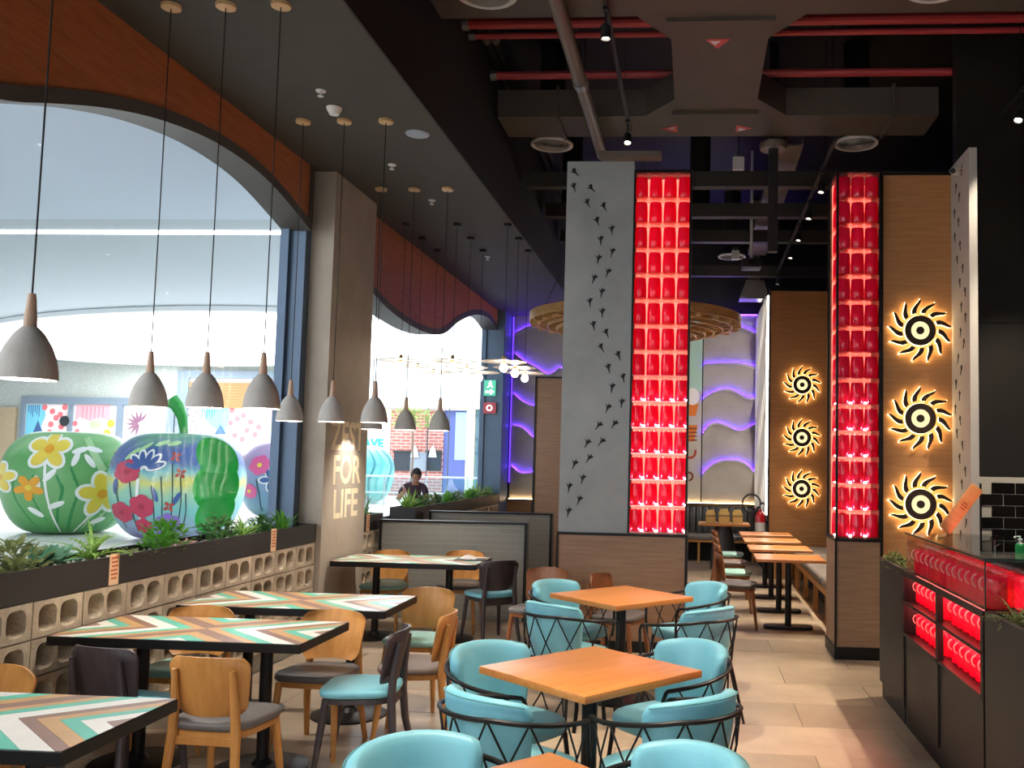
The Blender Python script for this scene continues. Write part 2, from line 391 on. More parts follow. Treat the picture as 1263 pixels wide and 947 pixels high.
# tiled half walls that divide the booths
m_slim = BRICKMAT('slim grey tile', '#7f7d77', '#86847e', '#918f88', .42, .062, .003, .32, bump=.5)
def half_wall(name, x0, x1, y, h):
    w = struct(MB().box(x0, x1, y, y+.10, 0, h).build(name, m_slim, smooth=0))
    MB().box(x0-.015, x1+.015, y-.012, y+.112, h, h+.022).build('cap', m_edge, w, smooth=0)
    for x in (x0, x1): MB().box(x-.015, x+.018, y-.012, y+.112, 0, h).build('edge_strip', m_edge, w, smooth=0)
    return w
half_wall('wall_partition', -3.40, -1.80, 9.86, 1.03); half_wall('wall_partition.001', -3.36, -1.80, 11.6, 1.035)
dv = struct(MB().box(-2.62, -1.3, 15.0, 15.1, 0, 3.08).build('wall_divider', m_basewood, smooth=0))
MB().box(-2.65, -2.62, 14.98, 15.12, 0, 3.11).build('edge_strip', m_edge, dv, smooth=0)
MB().box(-2.65, -1.3, 14.98, 15.12, 3.08, 3.11).build('edge_strip', m_edge, dv, smooth=0)

# ------------------------------------------------------------------ the mall outside the windows
struct(MB().box(-70, -3.80, -40, 70, -.12, 0).build('mall_floor', m_mallfloor, smooth=0))
struct(MB().box(-3.80, 40, -40, -2.6, -.12, 0).build('mall_floor.001', m_mallfloor, smooth=0))
m_mallceil = M('mall ceiling', '#a4adb3', .8)
struct(MB().prism([(-3.9, -40), (-3.9, 9.4), (-19.6, 46), (-70, 46), (-70, -40)], 6.2, 6.5).build('mall_ceiling', m_mallceil, smooth=0))
struct(MB().prism([(-3.9, -40), (-3.9, -2.8), (40, -2.8), (40, -40)], 6.4, 6.6).build('mall_ceiling.001', m_mallceil, smooth=0))
m_sky = EMIT('skylight', '#fbfdff', SKYLIGHT)
def oval(cx, cy, a, b, rot, z=6.17, n=64):
    o = []
    for i in range(n):
        t = 2*PI*i/n; x = a*math.cos(t); y = b*math.sin(t)
        o.append((cx+x*math.cos(rot)-y*math.sin(rot), cy+x*math.sin(rot)+y*math.cos(rot)))
    return o
def skylight(label, cx, cy, a, b, rot, z=6.08):
    t = root('oval_skylight', label, 'skylight', (0, 0, 0))
    MB().prism(oval(cx, cy, a, b, rot), z, z+.03).build('light_panel', m_sky, t, smooth=0)
    out = oval(cx, cy, a+.35, b+.35, rot); inn = oval(cx, cy, a, b, rot); n = len(out); v = [(*p, zz) for p in out for zz in (z-.06, z+.09)]+[(*p, zz) for p in inn for zz in (z-.06, z+.09)]
    f = []
    for i in range(n):
        j = (i+1) % n
        f += [(2*i, 2*j, 2*j+1, 2*i+1), (2*n+2*i, 2*n+2*i+1, 2*n+2*j+1, 2*n+2*j), (2*i, 2*n+2*i, 2*n+2*j, 2*j)]
    MB().add(v, f).build('rim', m_white, t)
    return t
skylight('wide oval skylight glowing white in the mall ceiling', -19.6, 35.2, 12.2, 6.6, 2.62)
skylight('added unseen oval skylight in the mall ceiling beside the restaurant front', -12.9, -1.5, 6.4, 6.2, 0)  # unseen oval, added and made large to light the room through the window
skylight('added unseen fill skylight in the mall ceiling before the restaurant entrance', 5.2, -11.5, 8.2, 6.5, 0, 6.28)  # added out of view as fill light through the front glass
skylight('added unseen oval skylight in the mall ceiling far down the hall', -14, -22, 7, 7, 0)  # further unseen oval, added for more light from the mall
for k, (x0, x1, y0, y1) in enumerate(((-34, -7.4, 17.55, 17.75), (-40, -12.6, 47.5, 47.7))):
    if k == 0: tag(MB().box(x0, x1, y0, y1, 6.17, 6.199).build('linear_light', EMIT('slot', '#ffffff', 4), smooth=0), 'thin white linear light across the mall ceiling', 'light')
tag(MB().prism([(-3.95, -3), (-3.95, 9.2), (-7.2, 16.4), (-40, 16.4), (-40, 8), (-6, 8), (-6, -3)], 6.12, 6.199).build('ceiling_panel', M('blue grey panel', '#b4bfcb', .8), smooth=0), 'blue grey flat panel on the mall ceiling before the linear light', 'panel')

# ================================================================== PILLARS, JARS, SUN SIGNS, BAR
m_red = LIQUID('red drink', '#ff2a66', .62)
m_clear = GLASS('clear glass', (.96, .9, .88, 1), .12, .05)
m_shelfglass = GLASS('shelf glass', (.95, .8, .74, 1), .25, .15)
m_backlit = EMIT('pink light panel', '#ff6e60', 1.1)
m_led = EMIT('led dot', '#fff0e6', 14)

def print_outline(s):
    """a bird's foot: three toes forward, one back"""
    o = []
    for a, L in ((90, .55), (128, .5), (270, .55), (52, .5)):
        pass
    pts = []
    toes = [(90, .52), (135, .46), (270, .6), (45, .46)]
    toes.sort()
    for i, (a, L) in enumerate(toes):
        r = math.radians(a); w = .055
        nx, ny = -math.sin(r), math.cos(r); ex, ey = math.cos(r), math.sin(r)
        pts += [(ex*.13-nx*w*1.2, ey*.13-ny*w*1.2), (ex*L*.7-nx*w*.75, ey*L*.7-ny*w*.75), (ex*L, ey*L), (ex*L*.7+nx*w*.75, ey*L*.7+ny*w*.75), (ex*.13+nx*w*1.2, ey*.13+ny*w*1.2)]
    return [(x*s, y*s) for x, y in pts]
m_print = M('black print', '#17181a', .6)
bird = MB().prism(print_outline(.098), -.004, .0, 'y').mesh('bird_track', m_print, 0)
TR = [(-1.177, 4.475), (-1.183, 4.331), (-1.013, 4.318), (-1.049, 4.176), (-0.891, 4.142), (-0.952, 4.003), (-0.813, 3.919), (-0.916, 3.82), (-0.804, 3.705), (-0.934, 3.638), (-0.841, 3.511), (-0.971, 3.451), (-0.895, 3.319), (-1.005, 3.226), (-0.886, 3.129), (-0.966, 3.006), (-0.841, 2.935), (-0.886, 2.796), (-0.725, 2.725), (-0.816, 2.605), (-0.675, 2.516), (-0.779, 2.423), (-0.685, 2.279), (-0.814, 2.23), (-0.75, 2.082), (-0.897, 2.065), (-0.865, 1.916), (-1.0, 1.899), (-0.979, 1.759), (-1.114, 1.702), (-1.035, 1.567), (-1.158, 1.487), (-1.062, 1.372), (-1.16, 1.259)]
def lay_tracks(tr, parent, place):
    for i, (x, z) in enumerate(tr):
        a = tr[max(i-2, 0)]; b = tr[min(i+2, len(tr)-1)]
        ang = math.atan2(a[1]-b[1], a[0]-b[0])-PI/2+random.uniform(-.15, .15)
        place(x, z, ang, parent)

# --- grey pillar with bird tracks, wooden base
pl = struct(MB().box(-1.25, -.61, 8.50, 9.10, 1.07, 4.58).build('wall_pillar', m_plaster, smooth=0))
MB().box(-1.25, -.06, 8.49, 9.10, .10, 1.05).build('base_cladding', m_basewood, pl, smooth=0)
MB().box(-1.26, -.05, 8.48, 9.11, 1.05, 1.075).build('base_trim', m_edge, pl, smooth=0)
MB().box(-1.26, -.05, 8.48, 9.11, 0, .10).build('skirting', m_edge, pl, smooth=0)
MB().box(-.075, -.05, 8.475, 9.11, .1, 1.05).build('corner_strip', m_edge, pl, smooth=0)
MB().box(-1.262, -1.245, 8.478, 9.11, .1, 1.05).build('corner_strip', m_edge, pl, smooth=0)
def onfront(x, z, ang, parent): inst('bird_track', bird, parent, (x, 8.499, z), (0, -ang, 0))
lay_tracks(TR, pl, onfront)
# tracks climbing the white fin by the sun signs
tr2 = []
for i in range(30): tr2.append((8.28+.10*math.sin(i*.42)+(.065 if i % 2 else -.065), 4.40-i*.112))
birdx = MB().prism(print_outline(.085), -.004, .0, 'x').mesh('bird_track', m_print, 0)
def onfin(y, z, ang, parent): inst('bird_track', birdx, parent, (2.349, y, z), (ang, 0, 0))
lay_tracks(tr2, fin, onfin)

# --- jars
def jar_obj(h=.198, r=.0625):
    o = MB().lathe([(.001, 0), (r*.9, 0), (r, .008), (r, h*.5), (r*.95, h*.8), (r*.88, h)], 18, cap1=True).mesh('jar', m_red, 50)
    lid = MB().lathe([(r*.88, h), (r*.80, h+.012), (r*.82, h+.014), (r*.82, h+.026), (.001, h+.027)], 14).mesh('lid', m_clear, 50)
    return o, lid
JM, LM = jar_obj()
ORD = ['topmost', 'second', 'third', 'fourth', 'fifth', 'sixth', 'seventh', 'eighth', 'ninth', 'tenth', 'eleventh', 'twelfth', 'thirteenth', 'lowest']
def put_jar(loc, label, group, me=JM, lid=LM, scale=None):
    j = inst('drink_jar', me, None, loc, (0, 0, random.uniform(0, 6)), scale); tag(j, label, 'jar', group)
    inst('lid', lid, j); return j
def cabinet(name, label, x0, x1, y0, y1, z0, z1, yb):
    c = root(name, label, 'cabinet', ((x0+x1)/2, (y0+y1)/2, z0)); ox, oy, oz = c.location
    def bx(nm, a, b, cc, d, e, f, m): return MB().box(a-ox, b-ox, cc-oy, d-oy, e-oz, f-oz).build(nm, m, c, smooth=0)
    for x in (x0, x1-.02):
        bx('post', x, x+.02, y0, y0+.02, z0, z1, m_edge); bx('post', x, x+.02, y1-.02, y1, z0, z1, m_edge)
    bx('top_rail', x0, x1, y0, y1, z1, z1+.03, m_edge)
    bx('light_panel', x0+.02, x1-.02, yb, yb+.02, z0+.01, z1-.005, m_backlit)
    p = (z1-z0)/14
    for k in range(14):
        s = bx('shelf', x0+.003, x1-.003, y0+.004, yb, z0+k*p, z0+k*p+.012, m_shelfglass)
    return c, p, bx
cabL, p, bx = cabinet('display_cabinet', 'tall black cabinet of glass shelves lit pink beside the grey panel with bird tracks', -.61, -.06, 8.50, 9.08, 1.08, 4.47, 8.70)
bx('back_panel', -.61, -.06, 8.72, 9.06, 1.08, 4.47, m_edge)
for k in range(14):
    z = 1.08+k*p+.0135
    for j in range(4):
        put_jar((-.61+.07+j*.137, 8.585, z), 'red drink jar, %s from the bird tracks, on the %s shelf of their cabinet' % (('first', 'second', 'third', 'fourth')[j], ORD[13-k]), 'red jars in the cabinet by the grey panel')
    if k < 6:
        for j in range(5): MB().box(-.606+j*.134+.315, -.606+j*.134+.343, -.275, -.26, k*p+.014, k*p+.03).build('led_dot', m_led, cabL, smooth=0)
cabR, p, bx = cabinet('display_cabinet', 'tall black cabinet of glass shelves lit pink beside the oak wall of sun signs', 1.29, 1.70, 8.50, 9.07, 1.08, 4.47, 8.90)
bx('side_panel', 1.685, 1.70, 8.52, 9.05, 1.08, 4.47, m_edge); bx('back_panel', 1.31, 1.68, 8.93, 9.05, 1.08, 4.47, m_oakwall)
MB().box(-.205, .205, -.29, .285, -1.08, -.03).build('base_cladding', m_basewood, cabR, smooth=0)
MB().box(-.215, .215, -.30, .295, -1.08, -.97).build('skirting', m_edge, cabR, smooth=0)
MB().box(-.215, .215, -.30, .295, -.03, 0).build('base_trim', m_edge, cabR, smooth=0)
for x in (-.213, .193):
    MB().box(x, x+.02, -.298, -.28, -1.0, -.03).build('corner_strip', m_edge, cabR, smooth=0)
for k in range(14):
    z = 1.08+k*p+.0135
    for x, y, w in ((1.368, 8.585, 'at the open front corner'), (1.495, 8.585, 'in the middle of the front'), (1.622, 8.585, 'next to the oak wall'), (1.368, 8.715, 'second on the open side'), (1.368, 8.845, 'last on the open side')):
        put_jar((x, y, z), 'red drink jar %s, %s shelf of the sun sign cabinet' % (w, ORD[13-k]), 'red jars in the cabinet by the sun signs')
    if k < 6:
        for x in (-.07, .063): MB().box(x-.012, x+.012, -.27, -.255, k*p+.014, k*p+.03).build('led_dot', m_led, cabR, smooth=0)
        MB().box(-.2, -.185, -.2, -.13, k*p+.014, k*p+.025).build('led_dot', m_led, cabR, smooth=0)

# --- sun signs: dark ring, dot and thirteen flames over a white light box
m_bronze = M('bronze sign', '#3a2c22', .5, metal=.3)
m_halo = EMIT('sign light', '#ffdc9c', 3.2)
def flame(a, grow=0.):
    """S-shaped flame at angle a, r from .16 to .295"""
    L = []; R = []; n = 9
    for i in range(n):
        t = i/(n-1); r = .162+.132*t; sw = -.34*t+.03*math.sin(t*2*PI); w = (.031*math.sin(PI*min(1, .28+.72*t))**.8*(1 if t < .98 else 0)+grow)
        c, s = math.cos(a+sw), math.sin(a+sw); tx, ty = -s, c
        L.append((r*c+tx*w*.75, r*s+ty*w*.75)); R.append((r*c-tx*w*.75, r*s-ty*w*.75))
    if grow:
        t = a-.30; L.append(((.294+grow)*math.cos(t), (.294+grow)*math.sin(t)))
    return R+L[::-1]
def disc_ring(mb, r0, r1, a, b, n=40):
    v = []; f = []
    for i in range(n):
        c, s = math.cos(2*PI*i/n), math.sin(2*PI*i/n)
        v += [(r0*c, a, r0*s), (r1*c, a, r1*s), (r1*c, b, r1*s), (r0*c, b, r0*s)]
    for i in range(n):
        j = (i+1) % n
        for k in range(4): f.append((i*4+k, i*4+(k+1) % 4, j*4+(k+1) % 4, j*4+k))
    mb.add(v, f); return mb
ring_m = disc_ring(MB(), .083, .140, -.050, -.036).mesh('ring', m_bronze, 35)
dot_m = MB().prism([(.036*math.cos(2*PI*i/20), .036*math.sin(2*PI*i/20)) for i in range(20)], -.050, -.036, 'y').mesh('dot', m_bronze, 35)
core_m = MB().prism([(.083*math.cos(2*PI*i/32), .083*math.sin(2*PI*i/32)) for i in range(32)], -.034, -.020, 'y').mesh('lit_disc', EMIT('sign disc', '#ffe9b0', .5), 35)
halo_m = disc_ring(MB(), .083, .143, -.035, -.012).mesh('light_ring', m_halo, 35)
FL = [(MB().prism(flame(2*PI*k/13+1.9), -.050, -.036, 'y').mesh('flame', m_bronze, 0), MB().prism(flame(2*PI*k/13+1.9, .0012), -.035, -.012, 'y').mesh('light_box', m_halo, 0)) for k in range(13)]
def sun_sign(loc, label, group):
    t = root('sun_sign', label, 'sign', loc, 0, group)
    inst('ring', ring_m, t); inst('dot', dot_m, t); inst('lit_disc', core_m, t); inst('light_ring', halo_m, t)
    for a, b in FL:
        f_ = inst('flame', a, t); inst('light_box', b, f_)
    return t
for z, w in ((2.99, 'uppermost'), (2.18, 'middle'), (1.40, 'lowest')):
    sun_sign((2.055, 8.56, z), '%s backlit sun sign on the near oak wall beside the bar' % w, 'sun signs on the near oak wall')
    sun_sign((1.635, 14.2, z-.03), '%s backlit sun sign on the far oak wall above the bench' % w, 'sun signs on the far oak wall')

# --- bar front: planter units at both ends, lit jar shelves with a glass case between
m_bar = M('charcoal laminate', '#1f1c19', .5, var=.15, scale=5)
def planter_unit(label, y0, y1, x0=1.43, x1=2.2, h=1.04):
    t = root('planter_unit', label, 'counter', (x0, (y0+y1)/2, 0)); hy = (y1-y0)/2; w = x1-x0
    MB().box(0, .03, -hy, hy, .12, h).build('front_panel', m_bar, t, smooth=0)
    MB().box(.03, w, -hy, -hy+.03, .12, h).build('end_panel', m_bar, t, smooth=0)
    MB().box(.03, w, hy-.03, hy, .12, h).build('end_panel', m_bar, t, smooth=0)
    MB().box(w-.03, w, -hy+.03, hy-.03, .12, h).build('back_panel', m_bar, t, smooth=0)
    MB().box(.03, w-.03, -hy+.03, hy-.03, .12, h-.05).build('soil', M('soil', '#30261d', .95, var=.4, scale=30), t, smooth=0)
    MB().box(.02, w-.02, -hy+.002, hy-.002, 0, .12).build('plinth', m_edge, t, smooth=0)
    return t
planter_unit('charcoal planter unit at the far end of the bar', 6.46, 7.21)
planter_unit('charcoal planter unit at the near end of the bar', 2.4, 4.66)
t = root('bar_counter', 'charcoal bar counter with two lit shelves of red jars', 'counter', (1.43, 5.57, 0))
MB().box(.02, .77, -.87, .87, 0, .12).build('plinth', m_edge, t, smooth=0)
for y0, y1 in ((-.86, -.03), (.03, .86)): MB().box(.012, .03, y0, y1, .12, .60).build('front_panel', m_bar, t, smooth=0)
for y in (-.88, -.03, .86-.02): MB().box(0, .035, y, y+.045, .12, 1.0).build('post', m_edge, t, smooth=0)
for z in (.60, .815): MB().box(0, .30, -.86, .86, z, z+.02).build('shelf', m_edge, t, smooth=0)
MB().box(0, .77, -.88, .88, 1.0, 1.035).build('top', m_edge, t, smooth=0)
MB().box(.28, .30, -.86, .86, .62, 1.0).build('light_panel', EMIT('bar light panel', '#ff6a70', 2.6), t, smooth=0)
MB().box(.03, .77, -.88, -.86, .12, 1.0).build('end_panel', m_bar, t, smooth=0); MB().box(.03, .77, .86, .88, .12, 1.0).build('end_panel', m_bar, t, smooth=0)
MB().box(.75, .77, -.86, .86, .12, 1.0).build('back_panel', m_bar, t, smooth=0)
MB().box(.05, .14, -.85, .85, .994, 1.0).build('led_strip', EMIT('bar led', '#ff6a64', 5), t, smooth=0)
MB().box(.05, .14, -.85, .85, .810, .815).build('led_strip', MATS['bar led'], t, smooth=0)
# mugs with handles
mug = MB().lathe([(.001, 0), (.044, 0), (.048, .006), (.048, .118), (.044, .126)], 16, cap1=True).mesh('mug', m_red, 50)
rim = MB().lathe([(.044, .126), (.046, .128), (.046, .150), (.001, .152)], 14).mesh('lid', m_clear, 50)
hp = [(0, -.044, .122), (-.004, -.058, .118), (-.006, -.066, .10), (-.004, -.062, .078), (0, -.047, .066)]
hand = MB().tube([(p[1], p[0], p[2]) for p in hp], .0048, 6).mesh('handle', M('pink glass', '#ffb4b0', .15, spec=.8), 50)
def put_mug(loc, rz, label, group, s=1.):
    j = inst('mug_jar', mug, None, loc, (0, 0, rz), (s, s, s)); tag(j, label, 'jar', group)
    inst('lid', rim, j); inst('handle', hand, j)
for z, w in ((.621, 'lower'), (.836, 'upper')):
    for bay, by in (('far', 6.0), ('near', 5.145)):
        for i in range(7):
            put_mug((1.43+.115, by+(i-3)*.112, z), -.5, 'handled red jar, %s bar shelf, %s from the near end, %s bay' % (w, ORD[i].replace('topmost', 'first'), 'farther' if bay == 'far' else 'nearer'), 'handled jars on the bar shelves', 1.02)
# glass case on the bar
g = root('glass_case', 'long clear glass case full of red jars on the bar', 'display case', (1.43, 5.535, 1.035))
m_case = GLASS('case glass', (.95, .95, .95, 1), .13, .02)
MB().box(.012, .020, -.85, .85, .0, .25).build('front_pane', m_case, g, smooth=0)
MB().box(.020, .60, -.85, -.842, .0, .25).build('end_pane', m_case, g, smooth=0)
MB().box(.020, .60, .842, .85, .0, .25).build('end_pane', m_case, g, smooth=0)
MB().box(.005, .605, -.857, .857, .25, .258).build('top_pane', m_case, g, smooth=0)
me_ = M('glass edge', '#2d3a36', .2, spec=.8)
for a in ((.004, .010, -.86, .86, .249, .260), (.004, .606, -.862, -.857, .249, .260), (.008, .014, -.856, -.850, 0, .25)): MB().box(*a).build('edge', me_, g, smooth=0)
MB().box(.30, .34, -.83, .83, .0, .012).build('led_strip', EMIT('case light', '#ff9a94', 22), g, smooth=0)
for i in range(13):
    put_mug((1.43+.10, 6.27-i*.122, 1.0365), -.6, 'handled jar in the glass case, front row, %s from the menu board' % (ORD+['last'])[i].replace('topmost', 'first'), 'jars in the glass case', 1.22)
    if i < 12: put_mug((1.43+.235, 6.21-i*.122, 1.0365), -.6, 'handled jar in the glass case, second row, %s from the menu board' % ORD[i].replace('topmost', 'first'), 'jars in the glass case', 1.22)
for x, w in ((1.68, 'next to the front row'), (1.81, 'in the middle'), (1.94, 'at the staff side')):
    put_mug((x, 4.78, 1.0365), -1.2, 'red jar at the short end of the glass case, %s' % w, 'jars at the short end of the glass case', 1.3)
for x in (1.74, 1.88): tag(MB().lathe([(.001, 0), (.014, 0), (.012, .012), (.001, .014)], 10).build('puck_light', m_led, None, loc=(x, 4.712, 1.0352)), 'small puck light between the red case-end jars, %s side' % ('customer' if x < 1.8 else 'staff'), 'light', 'puck lights in the glass case')
# things on the case: tilted wooden card, glass tray
t = root('menu_board', 'tilted wooden menu board on a clear stand upon the glass case', 'board', (1.70, 6.22, 1.295), .2)
o = MB().rbox(-.045, .045, -.009, .009, 0, .36, .004).build('board', WOOD('card wood', '#e0a468', '#cd8c50', .5), t, loc=(-.05, 0, .03)); o.rotation_euler = (.15, .62, 0)
tx = inst('print', MB().box(-.02, .02, -.02, -.012, 0, .001).box(-.025, .025, 0, .008, 0, .001).box(-.02, .015, .02, .028, 0, .001).mesh('print', M('rust ink', '#b0562a', .6), 0), t, (-.01, -.02, .15)); tx.rotation_euler = (PI/2+.15, 0, -.0); tx.parent = o; tx.location = (0, -.0105, .2); tx.rotation_euler = (PI/2, 0, 0)
MB().rbox(-.07, .07, -.04, .04, 0, .01, .003).build('stand', m_clear, t); MB().box(-.05, -.03, -.01, .01, .01, .06).build('stem', m_clear, t, smooth=0)

# --- sink corner behind the bar
t = root('back_counter', 'black counter with a sink against the tiled wall', 'counter', (3.6, 8.2, 0))
MB().box(-1.1, 1.1, -.35, .40, 0, .93).build('body', m_bar, t, smooth=0); MB().box(-1.12, 1.12, -.37, .40, .93, .97).build('worktop', M('dark stone', '#3a3733', .25, var=.2, scale=40), t, smooth=0)
tw = struct(MB().box(2.56, 4.6, 8.600, 8.613, .97, 1.66).build('wall_tiles', M('pale grout', '#c9c4b8', .8), smooth=0))
tmz = MB().rbox(0, .208, 0, .012, 0, .098, .004, 1).mesh('wall_tile', M('black glaze', '#1d1a19', .18, var=.25, scale=8, objvar=.3))
for r in range(6):
    for q in range(10):
        x = 2.60+q*.214-(.107 if r % 2 else 0)
        if x < 2.57 or x > 4.38: continue
        inst('wall_tile', tmz, tw, (x, 8.586, .985+r*.105))
tag(MB().box(2.47, 2.55, 8.45, 8.61, .97, 1.68).box(2.55, 2.61, 8.56, 8.585, 1.0, 1.6).build('wall_bracket', m_edge, smooth=0), 'black boxed upright at the edge of the tiled sink wall', 'post')
t = root('sink_tap', 'chrome swan neck tap behind the bar', 'tap', (2.64, 8.30, .971)); mch = M('chrome', '#c8c8c8', .15, metal=1)
MB().lathe([(.03, 0), (.03, .01), (.018, .02), (.016, .09), (.001, .09)], 14, cap0=True).build('body', mch, t)
MB().tube([(0, 0, .08), (0, 0, .14), (-.02, -.03, .17), (-.06, -.08, .17), (-.08, -.1, .14)], .010, 8).build('spout', mch, t)
MB().tube([(.0, .0, .08), (.05, .0, .11)], .007, 6).build('lever', mch, t)
t = root('soap_bottle', 'clear pump bottle of green soap behind the bar', 'bottle', (2.77, 8.05, .971))
MB().lathe([(.001, 0), (.04, 0), (.042, .01), (.042, .12), (.03, .135)], 18, cap1=True).build('bottle', LIQUID('green soap', '#38d47c', .5), t)
MB().lathe([(.03, .135), (.028, .14), (.014, .145), (.014, .165), (.022, .168), (.022, .178), (.006, .18), (.006, .2), (.001, .2)], 12).build('collar', M('pump white', '#dfeee6', .4), t)
MB().tube([(0, 0, .195), (-.045, -.01, .195), (-.055, -.012, .185)], .006, 6).build('pump', MATS['pump white'], t)

# ================================================================== FURNITURE
m_orange = WOOD('honey oak top', '#d98f4e', '#c87b3c', .32, grain=(1, 12, 12), scale=2.4, objvar=.05)
m_iron = M('black iron', '#222021', .42, metal=.5, var=.1)
m_oak = WOOD('oak', '#cf9250', '#bd7e3e', .42, grain=(6, 6, 1.0), scale=4)
m_walnut = WOOD('reddish walnut', '#9a5f3a', '#84502e', .42, grain=(6, 6, 1.0), scale=4)
m_dark = WOOD('dark stained wood', '#4a4044', '#3a3236', .42, grain=(6, 6, 1.0), scale=4)
m_turq = M('turquoise leather', '#84c8d8', .42, col2='#78bccd', scale=5, bump=.05, bscale=90, spec=.4)
m_mint = M('mint leather', '#9cc9c2', .45, col2='#92bfb8', scale=5, bump=.05, bscale=90)
m_grey = M('grey leather', '#6c6664', .45, col2='#625c5a', scale=5, bump=.05, bscale=90)
m_taupe = M('taupe leather', '#80706a', .45, col2='#766660', scale=5, bump=.05, bscale=90)

# --- square wooden tables
def square_table(label, loc, rz, s=.76):
    t = root('square_table', label, 'table', loc, rz, 'square wooden tables'); h = s/2
    MB().rbox(-h, h, -h, h, .715, .75, .004, 2).build('tabletop', m_orange, t)
    MB().rbox(-.12, .12, -.12, .12, .700, .715, .003, 1).build('mount_plate', m_iron, t)
    MB().tube([(0, 0, .02), (0, 0, .705)], .038, 16).build('pole', m_iron, t)
    MB().lathe([(.001, 0), (.26, 0), (.262, .008), (.25, .016), (.06, .03), (.045, .05), (.038, .06)], 28).build('base', m_iron, t)
    return t
square_table('square wooden table ringed by four turquoise armchairs, before the bar', (-.48, 4.44, 0), math.radians(49), .755)
square_table('square wooden table in front of the grey pillar base', (-.525, 6.855, 0), math.radians(46), .755)
square_table('square wooden table farthest from the grey pillar, behind two turquoise chair backs', (-.455, 2.635, 0), math.radians(47), .755)

# --- turquoise lattice armchairs
def frame_pt(phi, rx, ry, z): return (rx*math.sin(phi), ry*math.cos(phi)*1.0, z)
def rail_z(phi):
    a = abs(math.degrees(phi)); return .715-.075*max(0, (a-35)/100)
def make_armchair():
    t = root('lattice_armchair', '', 'chair', (0, 0, 0), 0, 'turquoise lattice armchairs')
    MB().pad(sq(.50, .48, 3.2, 32, 0, -.01), .385, .462, .03, 3, .012).build('seat', m_turq, t)
    # curved back cushion: rounded section swept round the back
    v = []; f = []; na, ns = 28, 18; A = math.radians(64)
    for i in range(na+1):
        u = -1+2*i/na; a = A*u
        e = max(0, (abs(u)-.86)/.14); sc = math.sqrt(max(0, 1-e*e*.97))
        zt = .795-.035*abs(u)**2.2; zb = .43; zc = (zt+zb)/2; hz = (zt-zb)/2*(.72+.28*sc); th = .036*(.25+.75*sc)
        for k in range(ns):
            b = 2*PI*k/ns; c_, s_ = math.cos(b), math.sin(b)
            dr = math.copysign(abs(c_)**.6, c_)*th; dz = math.copysign(abs(s_)**.45, s_)*hz
            lean = (zc+dz-.46)*.16
            r = .232+dr+lean
            v.append((r*math.sin(a)*.96, r*math.cos(a)-.005, zc+dz))
    for i in range(na):
        for k in range(ns): f.append((i*ns+k, i*ns+(k+1) % ns, (i+1)*ns+(k+1) % ns, (i+1)*ns+k))
    f += [tuple(range(ns)), tuple(range(na*ns, (na+1)*ns))]
    bk = MB().add(v, f).build('backrest', m_turq, t, 60)
    # piping along the top seam
    pp = []
    for i in range(na-3):
        u = -.88+1.76*i/(na-4); a = A*u; z = .795-.035*abs(u)**2.2-.012; r = .232+.030+(z-.46)*.16
        pp.append((r*math.sin(a)*.96, r*math.cos(a)-.005, z))
    MB().tube(pp, .0035, 5).build('piping', M('teal piping', '#5a9ba2', .5), bk)
    P = math.radians(132); rx, ry = .305, .330; pts = []; n = 34
    for i in range(n+1):
        ph = -P+2*P*i/n; pts.append(frame_pt(ph, rx, ry, rail_z(ph)))
    x0, y0, _ = pts[0]
    front = [(x0*.96, y0-.02, .39), (x0*.98, y0-.03, .50), (x0, y0-.028, .605), (x0, y0-.012, .634)]
    full = front+pts+[(-p[0], p[1], p[2]) for p in front[::-1]]
    MB().tube(full, .0105, 8).build('arm_rail', m_iron, t)
    ring = [frame_pt(-P+2*P*i/n, .275, .285, .385) for i in range(n+1)]
    MB().tube(ring+[ring[0]], .009, 6).build('seat_ring', m_iron, t)
    k = 8
    for i in range(k):
        a0 = -P*.93+2*P*.93*i/k; a1 = -P*.93+2*P*.93*(i+1)/k; am = (a0+a1)/2
        for q0, q1 in ((a0, a1), (a1, a0)):
            top = Vector(frame_pt(q0, rx, ry, rail_z(q0))); bot = Vector(frame_pt(q1, .278, .288, .39))
            mid = (top+bot)/2; mid += Vector((mid.x, mid.y, 0)).normalized()*.012
            MB().tube([top, mid, bot], .0048, 5).build('lattice_rod', m_iron, t)
    for sx in (-1, 1):
        MB().tube([(sx*.205, -.19, .385), (sx*.235, -.235, 0)], [.013, .009], 8).build('leg', m_iron, t)
        MB().tube([(sx*.19, .205, .385), (sx*.25, .275, 0)], [.013, .009], 8).build('leg', m_iron, t)
    return t
def face(dx, dy): return math.atan2(dy, dx)+PI/2       # local -Y looks along (dx, dy)
ac = make_armchair(); first = True
CH = [((-.740, 3.945), (.63, .78), 'turquoise lattice armchair at the fully ringed table, with its rail touching the bar-side armchair'),
      ((-.900, 4.600), (.78, -.60), 'turquoise armchair beside the profile oak chair, facing the fully ringed square table'),
      ((-.105, 4.015), (-.70, .72), 'turquoise lattice armchair with its back to the bar, at the fully ringed square table'),
      ((-.115, 4.800), (-.70, -.70), 'turquoise armchair between the two square tables on the bar side, facing the fully ringed one'),
      ((-.840, 6.330), (.58, .80), 'turquoise lattice armchair at the pillar table with its back to the pointed oak chair'),
      ((-.935, 7.130), (.80, -.55), 'turquoise armchair beside the dark half wall, at the pillar table'),
      ((-.030, 7.260), (-.85, -.55), 'turquoise armchair close to the lit jar cabinet, at the pillar table'),
      ((-.015, 6.310), (-.72, .62), 'turquoise lattice armchair on the aisle side of the pillar table'),
      ((-.800, 2.960), (.72, -.70), 'turquoise rounded armchair at the square table farthest from the pillar, window side'),
      ((-.110, 2.965), (-.70, -.72), 'turquoise rounded armchair at the square table farthest from the pillar, aisle side')]
